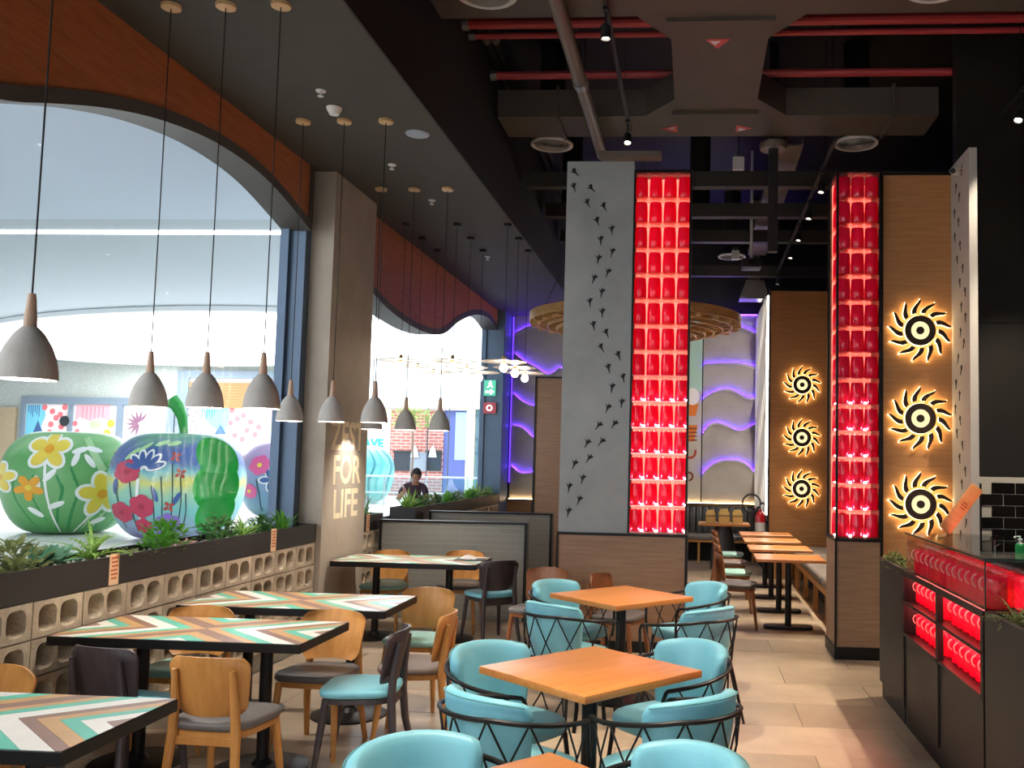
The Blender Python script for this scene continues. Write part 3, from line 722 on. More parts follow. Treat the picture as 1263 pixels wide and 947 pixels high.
for (x, y), d, lab in CH:
    if first: c = ac; c.location = (x, y, 0); c.rotation_euler = (0, 0, face(*d)); first = False
    else: c = clone(ac, (x, y, 0), face(*d))
    c['label'] = lab

# --- plywood-back dining chairs
def make_chair(wood, seatm):
    t = root('dining_chair', '', 'chair', (0, 0, 0), 0, 'plywood back dining chairs')
    MB().pad(sq(.435, .42, 3.6, 28, 0, -.01, .12), .428, .470, .018, 3, .006).build('seat', seatm, t)
    MB().pad(sq(.40, .385, 4, 24, 0, -.005, .12), .395, .428, .004, 1).build('seat_frame', wood, t)
    nu, nv = 16, 12; v = []; f = []
    for side in (0, 1):
        for j in range(nv+1):
            q = j/nv; z = .495+.275*q
            e = abs(2*q-1); w = .212*(1-.16*(1-q))*(1-.20*max(0, (e-.6)/.4)**2.2)
            for i in range(nu+1):
                u = -1+2*i/nu; x = w*u
                y = .175+.055*q-.060*u*u*(1+.15*q)+(.013 if side else 0)
                v.append((x, y, z+.012*(1-u*u)*q))
    S = (nu+1)*(nv+1)
    for j in range(nv):
        for i in range(nu):
            a = j*(nu+1)+i; f.append((a, a+1, a+nu+2, a+nu+1)); f.append((S+a, S+a+nu+1, S+a+nu+2, S+a+1))
    for j in range(nv):
        for i in (0, nu): a = j*(nu+1)+i; f.append((a, a+nu+1, S+a+nu+1, S+a))
    for i in range(nu):
        for j in (0, nv): a = j*(nu+1)+i; f.append((a, a+1, S+a+1, S+a))
    MB().add(v, f).build('backrest', wood, t, 50)
    for sx in (-1, 1):
        MB().tube([(sx*.168, -.165, .42), (sx*.185, -.19, .2), (sx*.200, -.215, 0)], [.021, .019, .013], 10).build('leg', wood, t)
        MB().tube([(sx*.190, .255, 0), (sx*.172, .200, .24), (sx*.160, .182, .42), (sx*.152, .190, .56), (sx*.146, .214, .72)], [.015, .021, .024, .021, .013], 10).build('leg', wood, t)
    MB().rbox(-.155, .155, .165, .185, .36, .40, .004, 1).build('rear_rail', wood, t)
    return t
KIND = {('oak', 'grey'): None}
MW = {'oak': m_oak, 'dark': m_dark, 'walnut': m_walnut}; MS = {'grey': m_grey, 'turq': m_turq, 'mint': m_mint, 'taupe': m_taupe}
def chair(wood, seat, x, y, d, label, group):
    k = (wood, seat)
    if KIND.get(k) is None: c = make_chair(MW[wood], MS[seat]); KIND[k] = c
    else: c = clone(KIND[k])
    c.location = (x, y, 0); c.rotation_euler = (0, 0, face(*d)); c['label'] = label; c['group'] = group
    return c
GL = 'dining chairs at the window tables'
chair('oak', 'grey', -2.28, 4.47, (.06, 1), 'oak dining chair with a grey seat, back turned, beside a black one', GL)
chair('dark', 'turq', -2.87, 4.60, (.22, .97), 'black dining chair with a turquoise seat close to the block wall', GL)
chair('oak', 'mint', -3.06, 3.74, (0, -1), 'oak dining chair by the block wall at the mosaic table farthest from the column', GL)
chair('oak', 'mint', -3.04, 5.44, (.05, -1), 'oak dining chair tucked between two mosaic tables by the block wall', GL)
chair('oak', 'grey', -2.21, 5.44, (-.05, -1), 'oak dining chair with a dark seat between two mosaic tables on the aisle side', GL)
chair('dark', 'turq', -1.83, 5.14, (-1, -.12), 'dark dining chair with a turquoise seat standing side-on at a mosaic table end', GL)
chair('oak', 'taupe', -1.71, 5.72, (-1, -.10), 'oak dining chair with a taupe seat standing side-on beside the turquoise armchair', GL)
chair('oak', 'mint', -1.94, 6.52, (-.08, -1), 'oak dining chair with a mint seat behind the third mosaic table', GL)
chair('oak', 'mint', -3.08, 9.12, (.0, -1), 'oak dining chair at the column table, next to the column', GL)
chair('oak', 'grey', -2.35, 9.27, (.0, -1), 'oak dining chair at the column table, in front of the half wall tiles', GL)
chair('dark', 'turq', -1.93, 8.80, (-.62, .78), 'dark dining chair with a turquoise seat at the aisle end of the column table', GL)
chair('walnut', 'grey', -.62, 7.78, (1, -.35), 'reddish wood chair standing against the grey pillar base', GL)
chair('walnut', 'grey', -1.33, 7.98, (-.3, -1), 'reddish wood chair between the half wall and the grey pillar', GL)
for i, (y, s, w) in enumerate(((9.98, 'grey', 'first'), (11.06, 'mint', 'second'), (12.15, 'taupe', 'third'), (13.22, 'mint', 'fourth'))):
    chair('walnut', s, .47+.01*i, y, (1, -.05), 'walnut dining chair at the bench row, %s from the jar cabinet' % w, 'walnut chairs along the bench row')

# --- mosaic tables along the windows
COL = {'t': M('teal inlay', '#63bfa6', .35, var=.12, scale=14), 'w': M('white inlay', '#ece4da', .35, var=.06, scale=14), 'o': M('tan inlay', '#cf9f6a', .35, var=.15, scale=14),
       'b': M('brown inlay', '#957060', .35, var=.15, scale=14), 'c': M('cream inlay', '#dcc6a6', .35, var=.1, scale=14)}
def clip(poly, a, b, c):                     # keep a*x+b*y<=c
    out = []
    for i in range(len(poly)):
        p, q = poly[i], poly[(i+1) % len(poly)]; dp = a*p[0]+b*p[1]-c; dq = a*q[0]+b*q[1]-c
        if dp <= 0: out.append(p)
        if dp*dq < 0: t_ = dp/(dp-dq); out.append((p[0]+(q[0]-p[0])*t_, p[1]+(q[1]-p[1])*t_))
    return out
TW, TD = 1.39, .685
def mosaic_pieces():
    """chevrons from both ends that meet in an X at the middle"""
    P = []; hw, hd = TW/2-.006, TD/2-.006; k = 1.15
    seq = [('o', .075), ('t', .085), ('w', .12), ('b', .07), ('o', .09), ('t', .08), ('w', .10), ('b', .085), ('c', .09), ('t', .09), ('o', .09), ('b', .1), ('w', .12), ('t', .1), ('o', .14), ('b', .2)]
    for sx in (-1, 1):
        for sy in (-1, 1):
            s0 = .0
            for name, w in seq:
                s1 = s0+w; quad = [(0, 0), (sx*hw, 0), (sx*hw, sy*hd), (0, sy*hd)]
                # s = |x| - k*|y| measured from the middle; chevron points inwards
                a, b = sx, -k*sy
                q = clip(clip(quad, -a, -b, -s0-.0008), a, b, s1-.0008)
                if len(q) > 2: P.append((name, q))
                s0 = s1
            s0 = 0.
            for name, w in (('b', .11), ('o', .10), ('t', .10), ('w', .12), ('b', .2)):   # wedges between the two chevrons
                s1 = s0+w; quad = [(0, 0), (sx*hw, 0), (sx*hw, sy*hd), (0, sy*hd)]; a, b = -sx, k*sy
                q = clip(clip(quad, -a, -b, -s0-.0008), a, b, s1-.0008)
                if len(q) > 2: P.append((name, q))
                s0 = s1
    return P
PIECES = [(n, MB().prism(q, .7485, .7505).mesh('inlay_plank', COL[n], 0)) for n, q in mosaic_pieces()]
def mosaic_table(label, x, y):
    t = root('mosaic_table', label, 'table', (x, y, 0), 0, 'mosaic tables along the windows'); hw, hd = TW/2, TD/2
    top = MB().rbox(-hw, hw, -hd, hd, .700, .7485, .003, 1).build('tabletop', m_iron, t)
    for n, me in PIECES: inst('inlay_plank', me, top)
    for sx in (-1, 1):
        MB().tube([(sx*.36, 0, .02), (sx*.36, 0, .70)], .034, 14).build('pole', m_iron, t)
        MB().lathe([(.001, 0), (.25, 0), (.252, .008), (.24, .014), (.06, .026), (.045, .045), (.034, .055)], 26, center=(sx*.36, 0, 0)).build('base', m_iron, t)
        MB().rbox(sx*.36-.2, sx*.36+.2, -.03, .03, .688, .70, .003, 1).build('bracket', m_iron, t)
mosaic_table('chevron mosaic table with the black edge, first before the black and oak chairs', -2.755, 3.30)
mosaic_table('chevron mosaic table with the black chair drawn up to it', -2.735, 5.085)
mosaic_table('chevron mosaic table between the side-on oak chair and the block wall', -2.655, 6.17)
mosaic_table('chevron mosaic table standing against the lettered column', -2.705, 8.82)
t = root('crumpled_napkin', 'crumpled white napkin on a dark tray on the column table', 'napkin', (-2.16, 8.86, .7515))
MB().rbox(-.14, .14, -.09, .09, 0, .008, .003, 1).build('tray', M('tray', '#4b4542', .5), t)
nv = []; nf = []
for i in range(9):
    for j in range(9): nv.append((-.09+.0225*i*.9, -.06+.014*j, .012+.035*abs(math.sin(i*2.1+j*1.3))*math.sin(PI*i/8)*math.sin(PI*j/8)+.012*random.random()))
for i in range(8):
    for j in range(8): nf.append((i*9+j, i*9+9+j, i*9+10+j, i*9+1+j))
MB().add(nv, nf).build('napkin', M('paper', '#e7dcd8', .8), t)

# --- bench row on the right
def bench_table(label, x, y):
    t = root('bench_table', label, 'table', (x, y, 0), 0, 'wooden tables along the bench')
    MB().rbox(-.36, .36, -.30, .30, .718, .75, .004, 1).build('tabletop', m_orange, t)
    MB().tube([(0, 0, .02), (0, 0, .718)], .034, 14).build('pole', m_iron, t)
    MB().pad(sq(.52, .22, 5, 28), 0, .028, .008, 2).build('base', m_iron, t)
    MB().rbox(-.16, .16, -.05, .05, .700, .718, .003, 1).build('mount_plate', m_iron, t)
for i, w in enumerate(('first', 'second', 'third', 'fourth')):
    bench_table('wooden table on an oval black base, %s along the bench from the jar cabinet' % w, 1.02, (9.995, 11.08, 12.17, 13.24)[i])
t = root('wall_bench', 'long oak bench with grey seat cushions along the alcove wall', 'bench', (1.85, 11.65, 0))
MB().box(-.42, .38, -2.5, 2.5, .37, .40).build('seat_board', m_oak, t, smooth=0)
MB().box(-.42, -.39, -2.5, 2.5, .33, .37).build('front_rail', m_oak, t, smooth=0)
for k in range(6):
    y = -2.48+k*.985; MB().box(-.415, -.36, y, y+.035, 0, .33).build('leg', m_oak, t, smooth=0)
MB().box(-.42, -.38, -2.5, 2.5, 0, .012).build('floor_rail', M('pale rail', '#d8bd98', .5), t, smooth=0)
MB().box(-.2, .38, -2.5, 2.5, 0, .36).build('bench_back', m_black, t, smooth=0)
for k in range(4): MB().rbox(-.43, .28, -2.49+k*1.25, -2.49+k*1.25+1.235, .40, .50, .03, 3).build('seat_cushion', M('bench grey', '#7c7570', .5, var=.1, bump=.05, bscale=60), t)
for k in range(4): MB().rbox(.27, .38, -2.49+k*1.25, -2.49+k*1.25+1.235, .50, .98, .03, 3).build('back_cushion', MATS['bench grey'], t)

# --- banquette along the back wall
def banquette(label, x0, x1, y):
    t = root('banquette', label, 'bench', ((x0+x1)/2, y, 0)); h = (x1-x0)/2
    m_chan = M('charcoal leather', '#4b4a4a', .42, var=.1, bump=.04, bscale=60)
    n = int(round((x1-x0)/.115)); w = (x1-x0)/n
    for k in range(n): MB().rbox(-h+k*w+.002, -h+(k+1)*w-.002, .28, .40, .47, .95, .03, 2).build('back_channel', m_chan, t)
    MB().rbox(-h, h, -.22, .30, .38, .47, .03, 3).build('seat', MATS['bench grey'], t)
    MB().box(-h, h, -.20, .38, .34, .38).build('seat_board', m_oak, t, smooth=0)
    k = max(2, int((x1-x0)/.9)+1)
    for i in range(k): x = -h+.03+(2*h-.1)*i/(k-1); MB().box(x, x+.04, -.18, -.14, 0, .34).build('leg', m_oak, t, smooth=0)
    MB().box(-h, h, .2, .38, 0, .34).build('kick_panel', m_black, t, smooth=0)
banquette('charcoal banquette with upright channels on the back wall behind the aisle', -.9, 1.1, 16.52)
banquette('charcoal banquette with upright channels behind the tiled half walls', -3.0, -1.1, 16.52)

# ================================================================== LAMPS, CEILING SERVICES, PLANTS, BACK OF THE ROOM
m_conc = M('lamp concrete', '#c2bbb4', .8, col2='#b2aba4', scale=8, bump=.1, bscale=60)
m_neck = WOOD('lamp neck wood', '#c9a68e', '#b8947c', .5, grain=(8, 8, 1), scale=6)
m_canopy = WOOD('canopy wood', '#d9b283', '#c79c6c', .5, grain=(3, 3, 3), scale=6)
m_cord = M('black cord', '#1c1b1b', .6)
m_bulb = EMIT('bulb', '#fff1dc', 6)
def make_pendant(drop):
    """origin on the ceiling; drop = ceiling to rim"""
    t = root('pendant_lamp', '', 'lamp', (0, 0, 0), 0, 'grey concrete pendant lamps')
    MB().lathe([(.001, 0), (.058, 0), (.060, -.006), (.056, -.022), (.001, -.024)], 22).build('canopy', m_canopy, t)
    MB().tube([(0, 0, -.02), (.002, 0, -drop*.5), (0, 0, -drop+.315)], .0038, 6).build('cord', m_cord, t)
    MB().lathe([(.001, .325), (.013, .325), (.016, .30), (.024, .195), (.001, .195)], 18, center=(0, 0, -drop)).build('neck', m_neck, t)
    o = [(.103, 0), (.103, .012), (.101, .035), (.093, .08), (.077, .125), (.052, .17), (.029, .197), (.02, .2)]
    i = [(.015, .19), (.048, .16), (.072, .118), (.088, .075), (.096, .03), (.098, 0), (.103, 0)]
    MB().lathe(o+i, 32, center=(0, 0, -drop)).build('shade', m_conc, t, 50)
    MB().lathe([(.001, .108), (.016, .112), (.026, .13), (.02, .15), (.014, .165), (.013, .19), (.001, .19)], 16, center=(0, 0, -drop)).build('bulb', m_bulb, t)
    l = lamp('lamp_light', 'POINT', (0, 0, -drop+.10), PENDANT_W, (1, .93, .84), .03, parent=t)
    return t
pend = make_pendant(4.42-2.0); done = False
ROWN = {3.26: 'foremost', 5.13: 'second', 7.0: 'third', 8.84: 'column'}
COLN = {-3.18: 'nearest the window', -2.84: 'in the middle of its row of three', -2.5: 'on the aisle side'}
PEND = [(-2.5, 3.26)]+[(x, y) for y in (5.13, 7.0, 8.84) for x in (-3.18, -2.84, -2.5)]
for i, (x, y) in enumerate(PEND):
    c = pend if i == 0 else clone(pend)
    c.location = (x, y, 4.42)
    c['label'] = 'concrete pendant lamp over the %s mosaic table, %s' % ({3.26: 'first', 5.13: 'second', 7.0: 'third', 8.84: 'column'}[y], COLN[x])

def make_disc_lamp(drop):
    t = root('disc_pendant', '', 'lamp', (0, 0, 0), 0, 'disc pendant lamps behind the half wall')
    MB().lathe([(.001, 0), (.045, 0), (.045, -.03), (.001, -.03)], 16).build('canopy', m_cord, t)
    MB().tube([(0, 0, -.02), (0, 0, -drop+.10)], .003, 6).build('cord', m_cord, t)
    MB().lathe([(.001, .10), (.02, .10), (.022, .02), (.001, .02)], 12, center=(0, 0, -drop)).build('socket', M('brass', '#b08d4c', .3, metal=.9), t)
    MB().lathe([(.02, .05), (.26, .035), (.262, .03), (.02, .042)], 32, center=(0, 0, -drop)).build('disc', M('pale disc', '#cfc9c2', .35), t)
    MB().lathe([(.001, -.085), (.03, -.075), (.046, -.045), (.04, -.015), (.018, .02), (.001, .02)], 16, center=(0, 0, -drop)).build('bulb', EMIT('globe bulb', '#ffe9c8', 16), t)
    return t
dl = make_disc_lamp(4.42-2.80)
k = 0
for xi, (x, wx) in enumerate(((-3.36, 'window-side'), (-2.76, 'middle'), (-2.17, 'aisle-side'))):
    for yi, (y, wy) in enumerate(((10.2, 'half-wall end'), (10.85, 'centre'), (11.5, 'back-wall end'))):
        c = dl if k == 0 else clone(dl)
        c.location = (x, y, 4.42); c['label'] = 'disc pendant with a bare globe bulb, %s row, %s' % (wx, wy); k += 1

# ceiling fittings over the windows
def small_fit(name, label, cat, x, y, prof, mat, z=4.42):
    return tag(MB().lathe(prof, 20).build(name, mat, None, loc=(x, y, z)), label, cat)
m_fit = M('fitting white', '#d9d6d2', .5)
small_fit('smoke_detector', 'white smoke detector on the dark soffit ceiling', 'detector', -2.82, 6.74, [(.001, -.055), (.035, -.055), (.045, -.035), (.055, -.02), (.06, 0), (.001, 0)], m_fit)
small_fit('ceiling_speaker', 'round flush speaker on the dark soffit ceiling', 'speaker', -2.34, 7.31, [(.001, -.014), (.07, -.014), (.095, -.008), (.1, 0), (.001, 0)], M('speaker grey', '#8d97a3', .5))
for i, (x, y, w) in enumerate(((-2.79, 6.41, 'before the smoke detector'), (-2.82, 8.1, 'between the two wooden canopy rows'), (-2.78, 9.25, 'behind the last wooden canopies'), (-2.79, 11.9, 'behind the black canopies'))):
    small_fit('sprinkler', 'small sprinkler head %s' % w, 'sprinkler', x, y, [(.001, -.045), (.022, -.045), (.022, -.04), (.008, -.036), (.008, -.012), (.035, -.008), (.038, 0), (.001, 0)], m_fit)

# open ceiling: ducts, pipes, diffusers, tracks
m_duct = M('duct', '#544b43', .6, metal=.2, var=.12, scale=3)
t = root('air_duct', 'large grey brown air duct branching across the open ceiling', 'duct', (0, 0, 5.2))
MB().box(-.24, .55, 6.9, 8.97, 0, .28).build('main_run', m_duct, t, smooth=0)
MB().box(-2.05, 2.35, 8.97, 9.55, 0, .28).build('cross_run', m_duct, t, smooth=0)
MB().box(-2.05, 5.4, 5.9, 6.9, 0, .28).build('cross_run', m_duct, t, smooth=0)
for y in (6.93, 8.85): MB().box(-.27, .58, y, y+.04, -.03, .31).build('flange', m_duct, t, smooth=0)
for x in (-1.45, 1.9): MB().box(x, x+.03, 8.94, 9.58, -.03, .31).build('flange', m_duct, t, smooth=0)
MB().prism([(-.24, 8.55), (-.55, 8.97), (-.24, 8.97)], 0, .28).build('elbow', m_duct, t, smooth=0); MB().prism([(.55, 8.55), (.86, 8.97), (.55, 8.97)], 0, .28).build('elbow', m_duct, t, smooth=0)
MB().prism([(-.24, 7.3), (-.5, 6.9), (-.24, 6.9)], 0, .28).build('elbow', m_duct, t, smooth=0); MB().prism([(.55, 7.3), (.81, 6.9), (.55, 6.9)], 0, .28).build('elbow', m_duct, t, smooth=0)
m_arrow = M('red sticker', '#c8453f', .5); m_arrow2 = M('white sticker', '#d8d4d6', .5)
for x, y, a in ((.14, 7.35, 0), (-.28, 9.32, 90), (.43, 9.32, -90)):
    p = [(-.10, -.05), (.10, -.05), (0, .12)]; r = math.radians(a); rot = lambda q: (x+q[0]*math.cos(r)-q[1]*math.sin(r), y+q[0]*math.sin(r)+q[1]*math.cos(r))
    o = MB().prism([rot(q) for q in p], -.004, 0).build('flow_arrow', m_arrow, t, smooth=0)
    MB().prism([rot((q[0]*.45-.02, q[1]*.45)) for q in p], -.006, -.004).build('arrow_patch', m_arrow2, o, smooth=0)
m_rpipe = M('red pipe', '#b03a3c', .45); m_gpipe = M('brown pipe', '#6b5d52', .5)
for y, z, r, w in ((7.72, 5.56, .045, 'thick red sprinkler pipe behind the main duct'), (7.95, 5.56, .028, 'thin red sprinkler pipe beside the thick one'), (8.85, 5.58, .04, 'red sprinkler pipe just before the cross duct')):
    t = root('sprinkler_pipe', w, 'pipe', (0, y, z)); MB().tube([(-2.10, 0, 0), (5.5, 0, 0)], r, 10).build('pipe', m_rpipe, t)
    MB().tube([(-2.10, 0, 0), (-2.04, 0, 0)], r*1.25, 10).build('collar', M('galvanised', '#8c8a86', .4, metal=.7), t)
    for x in (-1.2, 1.3, 3.1): MB().tube([(x, 0, r), (x, 0, 6.3-z)], .006, 5).build('hanger', m_cord, t)
t = root('drain_pipe', 'long brown pipe sloping over the grey pillar', 'pipe', (-1.07, 0, 5.12)); MB().tube([(0, 4.5, .01), (0, 9.9, 0)], .062, 14).build('pipe', m_gpipe, t)
MB().tube([(0, 7.9, 0), (0, 8.0, 0)], .072, 14).build('coupling', MATS['galvanised'], t)
for y in (5.4, 8.2): MB().tube([(0, y, .06), (0, y, 1.1)], .006, 5).build('hanger', m_cord, t)
for x, z, w in ((-2.055, 5.75, 'beside the bulkhead'), (-1.965, 5.75, 'next to the pipe beside the bulkhead')):
    t = root('conduit_pipe', 'black conduit pipe running deep %s' % w, 'pipe', (x, 0, z)); MB().tube([(0, 3, 0), (0, 16.9, 0)], .038, 10).build('pipe', m_black, t)
    MB().tube([(0, 8.35, 0), (0, 8.45, 0)], .042, 10).build('collar', MATS['galvanised'], t)
m_ring = M('diffuser ring', '#cfcac6', .4)
def diffuser(label, x, y, z=5.2, r=.235, neck=True):
    t = root('air_diffuser', label, 'vent', (x, y, z), 0, 'round ceiling air diffusers')
    MB().lathe([(r*.86, .0), (r*.93, -.012), (r, -.006), (r, .01), (r*.9, .03)], 36).build('rim', m_ring, t)
    for k in range(5):
        q = r*(.74-.14*k); MB().lathe([(q, -.004), (q+.012, -.012), (q+.02, .012), (q, .02)], 28).build('cone', M('diffuser cone', '#8a857f', .45), t)
    if neck: MB().lathe([(r*.9, .03), (r*.6, .10), (r*.6, 6.3-z)], 24).build('neck', m_black, t)
diffuser('round air diffuser near the bulkhead before the main duct', -1.59, 6.45, 5.165, neck=False)
diffuser('round air diffuser in front of the grey pillar top', -1.62, 9.80)
diffuser('round air diffuser over the bar', 1.68, 6.45, 5.165, neck=False)
diffuser('round air diffuser above the near sun signs cabinet', 1.69, 9.80)
diffuser('round air diffuser behind the grey pillar cabinet', .02, 12.5)
diffuser('round air diffuser before the purple wave wall', .58, 15.3)
diffuser('round air diffuser behind the bird track panel', -1.75, 12.4)

def track_spot(name_label, loc, target, watts, parent=None, angle=50, on=True, col=(1, .86, .68), head=.085):
    t = root('track_spot', name_label, 'spotlight', loc, 0, 'ceiling track spotlights')
    d = (Vector(target)-Vector(loc)).normalized(); q = d.to_track_quat('-Z', 'Y').to_euler()
    hd = MB().lathe([(.001, .06), (.03, .06), (.038, .05), (.040, -.05), (.034, -.05), (.030, -.03), (.001, -.03)], 16).build('housing', m_cord, t); hd.rotation_euler = q
    ln = MB().lathe([(.001, -.034), (.030, -.034), (.030, -.030), (.001, -.030)], 14).build('lens', EMIT('spot lens', '#fff2dc', 22) if on else m_clear, hd)
    MB().tube([(0, 0, .05), (0, 0, .16)], .009, 6).build('stem', m_cord, t); MB().box(-.02, .02, -.05, .05, .16, .185).build('adapter', m_cord, t, smooth=0)
    if on:
        l = lamp('spot_light', 'SPOT', tuple(d*.07), watts, col, .03, None, angle, .7, t); l.rotation_euler = q
    return t
def track(label, x, y0, y1, z):
    t = root('light_track', label, 'track', (x, (y0+y1)/2, z)); h = (y1-y0)/2
    MB().box(-.018, .018, -h, h, 0, .03).build('rail', m_cord, t, smooth=0)
    for y in (-h*.8, h*.8): MB().tube([(0, y, .03), (0, y, 6.3-z)], .004, 5).build('hanger', m_cord, t)
track('black lighting track beside the grey pillar', -.72, 2.0, 9.3, 5.16)
track('black lighting track over the bench aisle', 1.35, 9.0, 15.8, 4.95)
track('black lighting track over the bar', 2.75, 3.0, 8.4, 4.95)
track_spot('track spot shining over the bar-side square table', (-.72, 6.70, 4.975), (-.5, 6.85, .75), SPOT_W, angle=48)
track_spot('track spot before the grey pillar cabinet', (-.72, 9.0, 4.975), (-.6, 7.6, .6), SPOT_W*.6, angle=40)
track_spot('track spot over the fully ringed square table', (-.72, 4.5, 4.975), (-.48, 4.44, .75), SPOT_W, angle=50)
track_spot('track spot over the square table farthest from the pillar', (-.72, 2.8, 4.975), (-.45, 2.7, .75), SPOT_W, angle=50)
track_spot('track spot over the bar by the white fin', (2.75, 7.9, 4.77), (1.2, 6.8, .3), SPOT_W, angle=60)
track_spot('track spot over the tiled sink wall', (2.75, 6.9, 4.77), (3.0, 8.6, 1.2), SPOT_W*.8, angle=46)
track_spot('track spot over the jar shelves of the bar', (2.75, 5.6, 4.77), (.7, 5.6, .0), SPOT_W, angle=60)
for i, (y, w) in enumerate(((10.0, 'first'), (11.1, 'second'), (12.2, 'third'), (13.25, 'fourth'), (15.2, 'last'))):
    track_spot('track spot over the bench aisle, %s along its track' % w, (1.35, y, 4.77), (.85, y-.3, .7) if i < 4 else (.4, 15.6, .4), SPOT_W*.9, angle=55)
# hanging exit-light boxes, post, purple-lit beam, ceiling clutter
for x, y, z, w in ((.45, 10.25, 5.06, 'before the far ceiling beam'), (.61, 14.6, 5.0, 'before the purple wave wall')):
    t = root('emergency_light', 'small white emergency light box hanging %s' % w, 'light', (x, y, z))
    MB().rbox(-.065, .065, -.03, .03, 0, .15, .006, 1).build('box', m_fit, t)
    for sx in (-.03, .03): MB().tube([(sx, 0, .15), (sx, 0, .20)], .018, 8).build('lamp_head', MATS['galvanised'], t)
    MB().tube([(0, 0, .15), (0, 0, 6.3-z)], .005, 5).build('hanger', m_cord, t)
t = root('hanging_post', 'black service post with a round junction under the cross duct', 'post', (.80, 9.75, 4.0)); MB().box(-.05, .05, -.05, .05, 0, 2.3).build('post', m_cord, t, smooth=0)
MB().lathe([(.001, 1.12), (.14, 1.12), (.15, 1.15), (.15, 1.19), (.001, 1.2)], 20).build('junction', m_gpipe, t)
for y, z, w in ((10.6, 4.98, 'first'), (12.0, 5.0, 'second'), (13.4, 5.0, 'third'), (15.4, 4.9, 'fourth')):
    tag(MB().box(-2.05, 3.5, y, y+.14, z, z+.18).build('ceiling_beam', M('beam', '#37322d', .65), smooth=0), '%s dark beam crossing the open ceiling behind the pillars' % w, 'beam')
t = root('cable_tray', 'long cable tray running deep above the bench aisle', 'tray', (1.0, 13.0, 5.25)); MB().box(-.15, .15, -3, 2.4, 0, .02).box(-.15, -.14, -3, 2.4, .02, .09).box(.14, .15, -3, 2.4, .02, .09).build('tray', m_gpipe, t, smooth=0)
for y in (-2.5, 0, 2.2): MB().tube([(0, y, .02), (0, y, 1.05)], .006, 5).build('hanger', m_cord, t)
t = root('projector', 'dark ceiling projector hanging above the bench aisle', 'projector', (.78, 13.2, 4.55)); MB().rbox(-.14, .14, -.16, .16, 0, .13, .02, 2).build('body', m_cord, t); MB().tube([(0, 0, .13), (0, 0, 1.75)], .02, 8).build('pole', m_fit, t); MB().tube([(0, -.16, .07), (0, -.19, .07)], .04, 12).build('lens', m_clear, t)
t = root('air_hood', 'shiny sheet metal hood over the back of the aisle', 'hood', (.98, 15.6, 4.55)); MB().prism([(-.25, 0), (.25, 0), (.16, .32), (-.14, .32)], 0, .35, 'y').build('hood', M('bright sheet', '#a8a29c', .25, metal=.8), t, 0); MB().box(-.08, .10, .08, .27, .32, 1.74).build('flue', m_gpipe, t, smooth=0)
t = root('security_camera', 'white bullet security camera at the top of the white fin', 'camera', (2.349, 8.2, 4.36)); MB().tube([(0, 0, .05), (-.05, 0, .03)], .012, 8).build('arm', m_fit, t); MB().tube([(-.03, .03, .02), (-.10, -.08, 0)], .03, 12).build('body', m_fit, t); MB().tube([(-.10, -.08, 0), (-.108, -.093, -.002)], .024, 12).build('lens', m_cord, t)
tag(MB().box(-.92, -.35, 8.35, 8.47, 4.57, 4.63).build('ceiling_bracket', m_gpipe, smooth=0), 'brown bracket bar lying along the top of the grey pillar', 'bracket')

# --- purple wave lights on the back wall
m_pur = EMIT('violet strip', '#5a2cff', 26)
WV = [[(-3.40, 4.06), (-3.18, 4.19), (-2.87, 4.24), (-2.52, 4.27)], [(-3.40, 3.71), (-3.24, 3.58), (-2.96, 3.43), (-2.74, 3.31), (-2.5, 3.46)], [(-3.4, 2.95), (-3.22, 2.8), (-2.98, 2.71), (-2.68, 2.75), (-2.48, 2.84)],
      [(-3.39, 2.35), (-3.2, 2.3), (-2.97, 2.12), (-2.66, 2.02), (-2.46, 2.05)], [(-3.4, 1.61), (-3.21, 1.47), (-2.95, 1.5), (-2.73, 1.66), (-2.46, 1.75)],
      [(.18, 4.40), (.47, 4.33), (0.83, 4.23), (1.12, 4.11)], [(.15, 3.54), (0.61, 3.56), (0.79, 3.56), (1.12, 3.49)], [(.15, 2.91), (0.36, 3.03), (0.62, 3.08), (0.97, 2.92), (1.12, 2.95)],
      [(.15, 2.28), (0.31, 2.45), (0.56, 2.42), (0.8, 2.32), (1.12, 2.45)], [(.16, 1.54), (0.37, 1.72), (0.63, 1.78), (0.9, 1.74), (1.12, 1.54)]]
LV = ['topmost', 'second', 'third', 'fourth', 'lowest']
for i, w in enumerate(WV):
    cv = smooth_curve(w, 36)
    t = root('wave_light', '%s violet wave light on the grey panel %s' % (LV[i % 5], 'in the window corner' if i < 5 else 'above the aisle banquette'), 'light', (0, 0, 0), 0, 'violet wave lights on the back wall')
    MB().tube([(x, 16.878, z) for x, z in cv], .011, 6).build('strip', m_pur, t)
    v = []; f = []
    for x, z in cv: v += [(x, 16.899, z-.03), (x, 16.85, z-.03), (x, 16.85, z-.018), (x, 16.899, z-.018)]
    for k in range(len(cv)-1):
        for j in range(4): f.append((k*4+j, k*4+(j+1) % 4, k*4+4+(j+1) % 4, k*4+4+j))
    f += [(0, 1, 2, 3), tuple(range(len(v)-4, len(v)))]
    MB().add(v, f).build('ledge', gp, t)
    v = []
    for x, z in cv: v += [(x, 16.856, z-.019), (x, 16.85, z-.019), (x, 16.85, z+.016), (x, 16.856, z+.016)]
    MB().add(v, f).build('lip', gp, t)
tag(MB().box(-3.435, -3.42, 16.87, 16.89, 1.3, 4.4).build('edge_light', EMIT('violet edge', '#6236ff', 1.2), smooth=0), 'upright violet light strip in the window corner', 'light')
tag(MB().box(-3.4, 1.12, 16.87, 16.90, 4.465, 4.485).build('cove_light', EMIT('violet cove', '#6236ff', 5), smooth=0), 'long violet cove light along the top of the back wall', 'light')
for i, (x, z, w) in enumerate(((-2.05, 3.2, ''), )): pass
